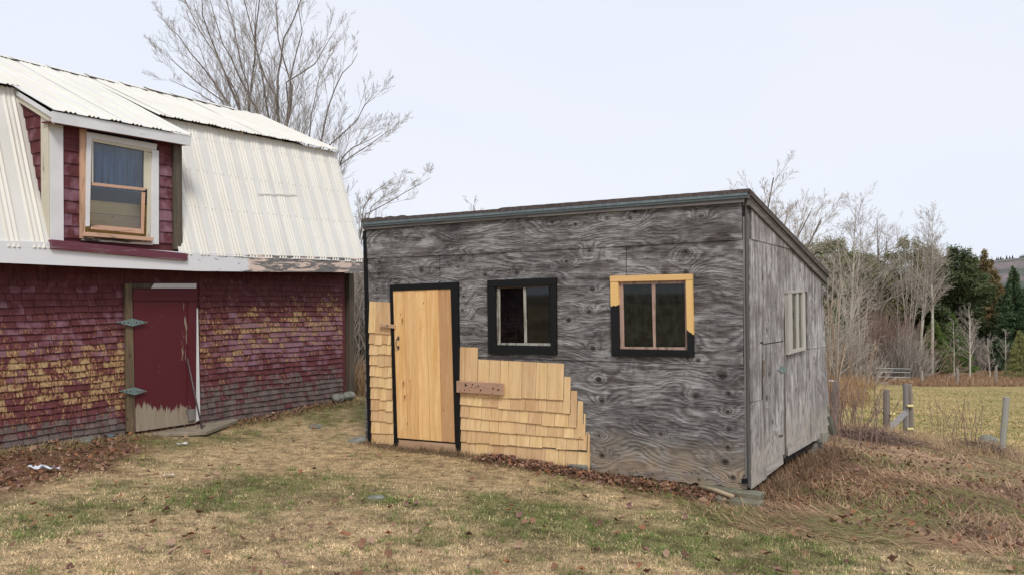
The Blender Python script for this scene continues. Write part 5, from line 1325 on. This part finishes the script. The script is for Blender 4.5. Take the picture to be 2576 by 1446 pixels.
# distant hill
def hill():
    nx, ny = 200, 26; V = []; Cc = []
    for j in range(ny):
        for i in range(nx):
            a = math.radians(-50+125*i/(nx-1)); rr = 560+26*j; x = rr*math.sin(a); y = rr*math.cos(a)
            prof = np.interp(math.degrees(a), [-60, -20, 0, 15, 24, 28, 31, 36, 60], [4, 6, 8, 12, 22, 27, 31, 30, 34])
            h = -12+(prof+12)*math.sin(min(1, j/(ny*.62))*math.pi/2); V.append((x, y, EYE+h+1.6*(fbm(np.array([x*.02]), np.array([y*.02]), 3)[0]-.5)))
            g_ = fbm(np.array([x*.012+3]), np.array([y*.03]), 3)[0]; Cc.append((.20, .165, .165) if g_ < .56 else (.09, .11, .09))
    Fq = [(j*nx+i, j*nx+i+1, (j+1)*nx+i+1, (j+1)*nx+i) for j in range(ny-1) for i in range(nx-1)]
    m = Mat('hill_woods', .95, .05); n = m.noise(m.coord((1, 1, .4), 'Position'), .25, 5, .7)
    m.col(m.mix(1.0, m.attr('tint', 'Color'), m.ramp(n, (.3, .6), (.7, 1.35)), 'MULTIPLY')); np_mesh('hills', V, Fq, m.m, kind='structure', cols=np.array(Cc), smooth=True)
    R = np.random.default_rng(3); Vs = []; Cs = []
    for k in range(1500):
        a = math.radians(R.uniform(-40, 60)); rr = 560+26*26*.62+R.uniform(-30, 60); x = rr*math.sin(a); y = rr*math.cos(a)
        prof = np.interp(math.degrees(a), [-60, -20, 0, 15, 24, 28, 31, 36, 60], [4, 6, 8, 12, 22, 27, 31, 30, 34]); H = R.uniform(3, 7) if fbm(np.array([a*60]), np.array([1.0]), 2)[0] > .42 else R.uniform(1.5, 3)
        z = EYE+prof-1.5; w_ = H*.28
        for q in range(3):
            t = q*2.1; Vs += [(x-w_*math.cos(t), y-w_*math.sin(t), z), (x+w_*math.cos(t), y+w_*math.sin(t), z), (x, y, z+H)]
            cc = (.055, .075, .055) if H > 3 else (.2, .17, .165); Cs += [cc]*3
    o = np_mesh('ridge_trees', Vs, np.arange(len(Vs)).reshape(-1, 3), NEEDLE, kind='stuff', cols=np.array(Cs)); tag(o, 'line of tiny trees along the distant ridge', 'woodland')
hill()

# ------------------------------------------------------------------ grass, litter, leaves
def inside_bld(x, y):
    q = np.stack([x, y], 1)
    sx = (q[:, 0]-SH.o.x)*SH.X.x+(q[:, 1]-SH.o.y)*SH.X.y; sy = (q[:, 0]-SH.o.x)*SH.Y.x+(q[:, 1]-SH.o.y)*SH.Y.y
    bx = (q[:, 0]-BN.o.x)*BN.X.x+(q[:, 1]-BN.o.y)*BN.X.y; by = (q[:, 0]-BN.o.x)*BN.Y.x+(q[:, 1]-BN.o.y)*BN.Y.y
    return ((sx > XL-.02) & (sx < .0) & (sy > -.03) & (sy < yb)) | ((bx < BX1) & (bx > BX0) & (by > -.03) & (by < 4)), sx, sy, bx, by
def sample(n, r0, r1, p, a0=-52, a1=52):
    u = rng.random(n); e = 1-p; r = (r0**e+u*(r1**e-r0**e))**(1/e); a = np.radians(rng.uniform(a0, a1, n)); return r*np.sin(a), r*np.cos(a)
def blades(x, y, L, W_, flat, colr, name, label, bend=.5, mat=BLADE, zoff=0, ang=None):
    n = len(x); z = gh(x, y)-.004+zoff; a = rng.uniform(0, 2*np.pi, n) if ang is None else ang; el = flat
    d = np.stack([np.cos(a)*np.cos(el), np.sin(a)*np.cos(el), np.sin(el)], 1); s = np.stack([-np.sin(a), np.cos(a), np.zeros(n)], 1)
    B = np.stack([x, y, z], 1); M = B+d*L[:, None]*.55; d2 = d.copy(); d2[:, 2] -= bend*rng.random(n); d2 /= np.linalg.norm(d2, axis=1, keepdims=True); T = M+d2*L[:, None]*.5
    w_ = W_[:, None]
    V = np.stack([B-s*w_*.5, B+s*w_*.5, M+s*w_*.35, M-s*w_*.35, T], 1).reshape(-1, 3)
    k = np.arange(n)[:, None]*5; Ft = np.concatenate([k+[0, 1, 2], k+[0, 2, 3], k+[3, 2, 4]], 0)
    o = np_mesh(name, V, Ft, mat, kind='stuff', cols=np.repeat(colr, 5, 0)); tag(o, label, 'grass'); return o
x, y = sample(620000, 3.6, 22, 2.0, -44, 46)
ins, sx, sy, bx, by = inside_bld(x, y); br = soft(x, y, BROWN, .18); ll = soft(x, y, LEFTL, .15)
keepm = ~ins & (rng.random(len(x)) > br*.80) & (rng.random(len(x)) > ll*.6) & ~((y > 15) & (x < 2.5)); x, y = x[keepm], y[keepm]; n = len(x)
g = lawncol(x, y); isg = rng.random(n) < (.10+.60*g)
straw = np.array([.80, .60, .36]); straw2 = np.array([.46, .31, .18]); gr1 = np.array([.13, .155, .05]); gr2 = np.array([.27, .28, .115])
t = rng.random(n)[:, None]; c = np.where(isg[:, None], gr1*(1-t)+gr2*t, straw*(1-t)+straw2*t)*rng.uniform(.55, 1.25, n)[:, None]
L = rng.uniform(.014, .045, n); dist = np.hypot(x, y)
dk = fbm(x*5+31, y*5+3, 3); dk2 = fbm(x*17+3, y*17+31, 2); c = c*(np.clip(.2+1.9*(dk-.08), .35, 1.3)*np.clip(.1+2.0*dk2, .45, 1.3))[:, None]; sp_ = (fbm(x*1.1+60, y*1.1+5, 3) > .60)&(rng.random(n) < .75); c[sp_] = c[sp_]*.25+np.array([.12, .075, .05])*.6
blades(x, y, L, .0022+.00026*dist, np.where(isg, rng.uniform(.3, 1.3, n), rng.uniform(.02, .8, n)), c, 'lawn_grass', 'short dry lawn grass, half straw and half green, before the barn and shed')
tx, ty = sample(2600, 4.3, 15, 1.7, -36, 38); k_ = ~inside_bld(tx, ty)[0] & (soft(tx, ty, LEFTL, .1) < .5); tx, ty = tx[k_], ty[k_]; gt_ = lawncol(tx, ty); kk = rng.random(len(tx)) < (.15+.8*gt_); tx, ty, gt_ = tx[kk], ty[kk], gt_[kk]
rep = 22; x = np.repeat(tx, rep)+rng.normal(0, .022, len(tx)*rep); y = np.repeat(ty, rep)+rng.normal(0, .022, len(tx)*rep); n = len(x); t = rng.random(n)[:, None]; gg = np.repeat(rng.random(len(tx)) < .35+.6*gt_, rep)[:, None]
c = np.where(gg, np.array([.10, .15, .035])*(1-t)+np.array([.24, .29, .09])*t, np.array([.66, .50, .29])*(1-t)+np.array([.35, .24, .13])*t)
blades(x, y, rng.uniform(.03, .075, n), np.full(n, .0028)+.0002*np.hypot(x, y), rng.uniform(.4, 1.4, n), c, 'grass_tufts', 'taller tufts of green and straw grass standing out of the lawn')
# matted dead grass right of the shed
x, y = sample(220000, 5.5, 24, 1.6, -10, 48)
ins, *_ = inside_bld(x, y); br = soft(x, y, BROWN, .22); kk = (br > .3) & ~ins; x, y = x[kk], y[kk]; n = len(x)
t = rng.random(n)[:, None]; c = (np.array([.67, .46, .28])*(1-t)+np.array([.20, .11, .065])*t)*rng.uniform(.55, 1.3, n)[:, None]*(.35+1.2*fbm(x*1.6, y*1.6, 3))[:, None]
gm_ = rng.random(n) < np.clip((fbm(x*1.4+8, y*1.4, 3)-.47)*4, 0, .6); c[gm_] = np.array([.22, .24, .08])*rng.uniform(.6, 1.2, gm_.sum())[:, None]
blades(x, y, rng.uniform(.05, .26, n), .0026+.00028*np.hypot(x, y), np.abs(rng.normal(.08, .2, n)), c, 'matted_grass', 'brown matted dead grass around the right corner of the shed', .4, zoff=.012, ang=-.9+4.5*(fbm(x*.7+3, y*.7, 2)-.5)+rng.normal(0, .45, n)+np.pi*(rng.random(n) < .4))
# tufts of hay along the walls
def hay(name, label, X, Y_, Ls, cA, cB, flat, W0=.004):
    n = len(X); t = rng.random(n)[:, None]; c = (np.array(cA)*(1-t)+np.array(cB)*t)*rng.uniform(.7, 1.2, n)[:, None]; blades(X, Y_, Ls, np.full(n, W0)+.0002*np.hypot(X, Y_), flat, c, name, label, .9)
n = 16000; s = rng.uniform(-3, 3.8, n); o_ = -np.abs(rng.normal(.03, .14, n))-.02
hx = BN.o.x+s*BN.X.x+o_*BN.Y.x; hy = BN.o.y+s*BN.X.y+o_*BN.Y.y
hay('straw_tufts', 'yellow straw lying along the foot of the barn wall', hx, hy, rng.uniform(.05, .16, n), (.46, .35, .18), (.24, .17, .09), np.abs(rng.normal(.25, .3, n)))
n = 9000; s = XL+(-XL)*rng.random(n)**.8; o_ = -np.abs(rng.normal(.02, .12, n))-.03
hx = SH.o.x+s*SH.X.x+o_*SH.Y.x; hy = SH.o.y+s*SH.X.y+o_*SH.Y.y
hay('dead_grass_edge', 'dead grass and weeds along the foot of the shed front', hx, hy, rng.uniform(.04, .13, n), (.34, .24, .14), (.13, .09, .06), np.abs(rng.normal(.5, .4, n)))
n = 5000; s = rng.uniform(0, yb+.3, n); o_ = np.abs(rng.normal(.05, .18, n))
hx = SH.o.x+o_*SH.X.x+s*SH.Y.x; hy = SH.o.y+o_*SH.X.y+s*SH.Y.y
hay('dead_grass_edge', 'rusty brown weeds along the right side wall of the shed', hx, hy, rng.uniform(.08, .26, n), (.36, .23, .14), (.13, .08, .055), np.abs(rng.normal(.4, .4, n)))
# tall dead grass near the fence, beyond the shed and in the gap
x, y = sample(60000, 14, 26, 1.2, 14, 40); kk = ((fbm(x*.5, y*.5, 3) > .46) | (y-20+.15*x < 2.2)) & (x > 5.2) & (np.abs(y-(18.5+.1*x)) < 3.4); x, y = x[kk], y[kk]; n = len(x); 
hay('tall_dead_grass', 'tall thin dead grass along the old fence posts', x, y, rng.uniform(.08, .34, n), (.54, .40, .23), (.30, .20, .12), rng.uniform(.4, 1.4, n), .003)
n = 26000; x = rng.uniform(-4, 1.5, n); y = rng.uniform(15.5, 24, n); ins, *_ = inside_bld(x, y); x, y = x[~ins], y[~ins]; n = len(x)
hay('tall_dead_grass', 'tall tan grass in the gap between barn and shed', x, y, rng.uniform(.3, .85, n), (.44, .30, .17), (.24, .16, .09), rng.uniform(.7, 1.5, n), .005)
n = 70000; x = rng.uniform(14, 62, n); y = rng.uniform(61, 82, n)-.10*(x-30)*0; kk = fbm(x*.15, y*.15, 3) > .36; x, y = x[kk], y[kk]; n = len(x)
hay('field_edge_grass', 'tan and rusty rough grass at the far edge of the field', x, y, rng.uniform(.15, .55, n), (.42, .29, .17), (.24, .13, .08), rng.uniform(.6, 1.5, n), .02)
n = 26000; x = rng.uniform(8, 30, n); y = rng.uniform(30, 62, n); kk = (x < 10+(y-30)*.42+3*fbm(x*.3, y*.3, 2)) ; x, y = x[kk], y[kk]; n = len(x)
hay('tall_dead_grass', 'tall tan weeds at the left margin of the field beside the shed', x, y, rng.uniform(.4, 1.1, n), (.44, .29, .16), (.26, .16, .09), rng.uniform(.7, 1.5, n), .012)
# field turf specks
n = 90000; x, y = sample(n, 20, 64, 1.6, 14, 48); fm = inpoly(x, y, FARF); x, y = x[fm], y[fm]; n = len(x); t = np.clip(fbm(x*.35, y*.8, 3)*2-.5+rng.normal(0, .2, n), 0, 1)[:, None]
c = (np.array([.56, .41, .20])*t+np.array([.24, .235, .08])*(1-t))*rng.uniform(.8, 1.15, n)[:, None]
blades(x, y, rng.uniform(.05, .12, n), .006+.0007*np.hypot(x, y), rng.uniform(.1, .9, n), c, 'field_grass', 'short yellow-green grass of the field beyond the old fence')
# weeds: a few tall stalks by the shed back corner
def stalks(px, Y, n, H, label, seed, plume=False):
    b = at(px, 1100, Y); z = g1(b.x, b.y); R = np.random.default_rng(seed); L = []
    for i in range(n):
        p = np.array([R.normal(0, .25), R.normal(0, .25), -.05]); dx, dy = R.normal(0, .22, 2); h = H*R.uniform(.6, 1.1)
        L.append(([p+np.array([dx*t**1.5, dy*t**1.5, h*t]) for t in (0, .33, .66, 1)], .007, .004))
    lv = grow(L, 0, seed, 1, (10,), (.10,), (30,), .3, .004, start=.6 if plume else .3); t = empty('dry_weed', label, 'weed', (b.x, b.y, z)); V, Fq = tubes(lv[0], 4); np_mesh('stalks', V, Fq, TWIGR, t); V, Fq = tubes(lv[1], 3); np_mesh('twigs', V, Fq, plain('plume_tan', (.46, .32, .18)) if plume else TWIGR, t, kind='stuff')
stalks(2088, 13.2, 16, 2.05, 'tall tan goldenrod stalks just behind the shed back corner', 81, True)
stalks(2120, 13.6, 14, 1.1, 'reddish leaning dry stalks right of the shed back corner', 82)
stalks(2440, 22, 12, 1.2, 'thin dry stalks between the braced post and the lichen post', 83)
stalks(2150, 17, 22, .9, 'dark tangled weeds left of the short brown post', 84)
stalks(2390, 22.5, 10, 1.0, 'dry stalks right of the braced post', 85)
def brushpile(px, py, W_, n, label, seed):
    x0, y0 = ghit(px, py); z = g1(x0, y0); R = np.random.default_rng(seed); L = []
    for i in range(n):
        p = np.array([R.normal(0, W_*.4), R.normal(0, W_*.3), 0]); a = R.uniform(0, 6.28); l = R.uniform(.2, .6); h = R.uniform(.02, .22)*math.exp(-(p[0]/W_)**2)
        gz2 = g1(x0+p[0], y0+p[1])-z
        L.append(([p+np.array([math.cos(a)*l*t, math.sin(a)*l*t, gz2+h*(1-(2*t-1)**2)+R.uniform(-.01, .08)]) for t in (0, .33, .66, 1)], .007, .004))
    o = np_mesh('brush_pile', *tubes(L, 3), bark('brush_dark'+str(seed), (.09, .06, .05), (.24, .17, .13))); o.location = (x0, y0, z); tag(o, label, 'brush')
brushpile(2190, 1110, .8, 320, 'dark heap of dead stalks right behind the shed corner', 91); brushpile(2470, 1140, .9, 300, 'dark heap of dead stalks left of the lichen post', 92)
# fallen leaves
def leafmesh(R, n_, S_=.06):
    k = 9; th = np.linspace(0, 2*np.pi, k, endpoint=False); rad = S_*(.55+.45*np.abs(np.sin(th*2.5+R.random()*3)))*R.uniform(.8, 1.15, k)
    cu = R.uniform(.2, .9); ax = R.uniform(0, 3.14)
    P = np.stack([rad*np.cos(th), rad*np.sin(th)*.75, np.zeros(k)], 1); dd = P[:, 0]*math.cos(ax)+P[:, 1]*math.sin(ax)
    P[:, 2] = cu*np.abs(dd)*.9+R.uniform(-.006, .008, k); V = np.concatenate([[[0, 0, 0]], P]); return V, np.array([(0, i+1, (i+1) % k+1) for i in range(k)])
LC = [np.array(c) for c in ((.19, .10, .062), (.25, .135, .085), (.12, .065, .045), (.34, .22, .15), (.22, .12, .10), (.26, .115, .06))]
R = np.random.default_rng(44)
def rotm(R, tilt):
    a, b, c = R.uniform(0, 6.28), R.normal(0, tilt), R.normal(0, tilt); return np.array((Matrix.Rotation(a, 3, 'Z') @ Matrix.Rotation(b, 3, 'X') @ Matrix.Rotation(c, 3, 'Y')))
def litter(name, label, X, Y_, S0, S1):
    Z = gh(X, Y_); Vs = []; Fs = []; Cs = []
    for i in range(len(X)):
        V, Fq = leafmesh(R, 0, R.uniform(S0, S1)); V = V @ rotm(R, .45).T+np.array([X[i], Y_[i], Z[i]+R.uniform(.015, .06)]); Fs.append(Fq+10*i); Vs.append(V); Cs.append(np.repeat((LC[R.integers(6)]*R.uniform(.7, 1.25))[None], 10, 0))
    o = np_mesh(name, np.concatenate(Vs), np.concatenate(Fs), LEAFM, kind='stuff', cols=np.concatenate(Cs)); tag(o, label, 'leaves')
xs_, ys_ = sample(16000, 5.5, 13, 1.5, -35, 40); m_ = (soft(xs_, ys_, LEFTL, .12) > .4) & ~inside_bld(xs_, ys_)[0]; litter('leaf_litter', 'brown leaves heaped along the left part of the barn wall', xs_[m_][:1500], ys_[m_][:1500], .018, .042)
n = 1500; s = XL*.62*rng.random(n)**.9; o_ = -np.abs(rng.normal(.08, .16, n))-.04-.25*rng.random(n)*(1+s/3); litter('leaf_litter', 'brown leaves drifted against the foot of the shed front', SH.o.x+s*SH.X.x+o_*SH.Y.x, SH.o.y+s*SH.X.y+o_*SH.Y.y, .015, .036)
xs_, ys_ = sample(6000, 6, 17, 1.4, 8, 40); m_ = (soft(xs_, ys_, BROWN, .12) > .5) & ~inside_bld(xs_, ys_)[0] & (fbm(xs_*1.5+4, ys_*1.5, 3) > .45); litter('leaf_litter', 'brown leaves caught in the matted grass right of the shed', xs_[m_][:900], ys_[m_][:900], .018, .042)
n = 260; s = rng.uniform(.2, 3.3, n); o_ = -np.abs(rng.normal(.05, .15, n))-.03; litter('leaf_litter', 'few brown leaves in the straw along the right part of the barn wall', BN.o.x+s*BN.X.x+o_*BN.Y.x, BN.o.y+s*BN.X.y+o_*BN.Y.y, .018, .036)
leafm = []
for c in LC[:6]:
    for v in range(2):
        V, Fq = leafmesh(R, 0, .040); o = np_mesh('fallen_leaf', V, Fq, LEAFM, cols=np.repeat(c[None], 10, 0)); leafm.append(o.data); bpy.data.objects.remove(o)
# single leaves: those the photograph shows most clearly, then scattered ones
known = [(300,1258),(180,1310),(82,1278),(1320,1321),(478,1360),(495,1275),(85,1330),(1770,1265),(900,1143),(765,1150),(2080,1360),(2420,1400),(2410,1370),(1000,1155),(330,1295),(175,1500//1),(420,1290),(630,1160),(1400,1170),(1180,1260),(1700,1255)]
xx, yy = sample(520, 4.6, 13, 1.9, -33, 33); k_ = ~inside_bld(xx, yy)[0] & (soft(xx, yy, BROWN, .1) < .5); xx, yy = xx[k_][:265], yy[k_][:265]
pts = [ghit(a, min(b, 1440)) for a, b in known]+list(zip(xx, yy))
pz = gh([p[0] for p in pts], [p[1] for p in pts])
for i, (px, py) in enumerate(pts):
    o = bpy.data.objects.new('fallen_leaf', leafm[R.integers(len(leafm))]); C.objects.link(o); o.location = (px, py, float(pz[i])+.03); s = R.uniform(.65, 1.25); o.scale = (s, s, s); o.rotation_euler = (R.normal(0, .35), R.normal(0, .35), R.uniform(0, 6.28))
    tag(o, 'curled brown dead leaf lying alone on the lawn', 'leaf', 'single dead leaves scattered over the lawn')
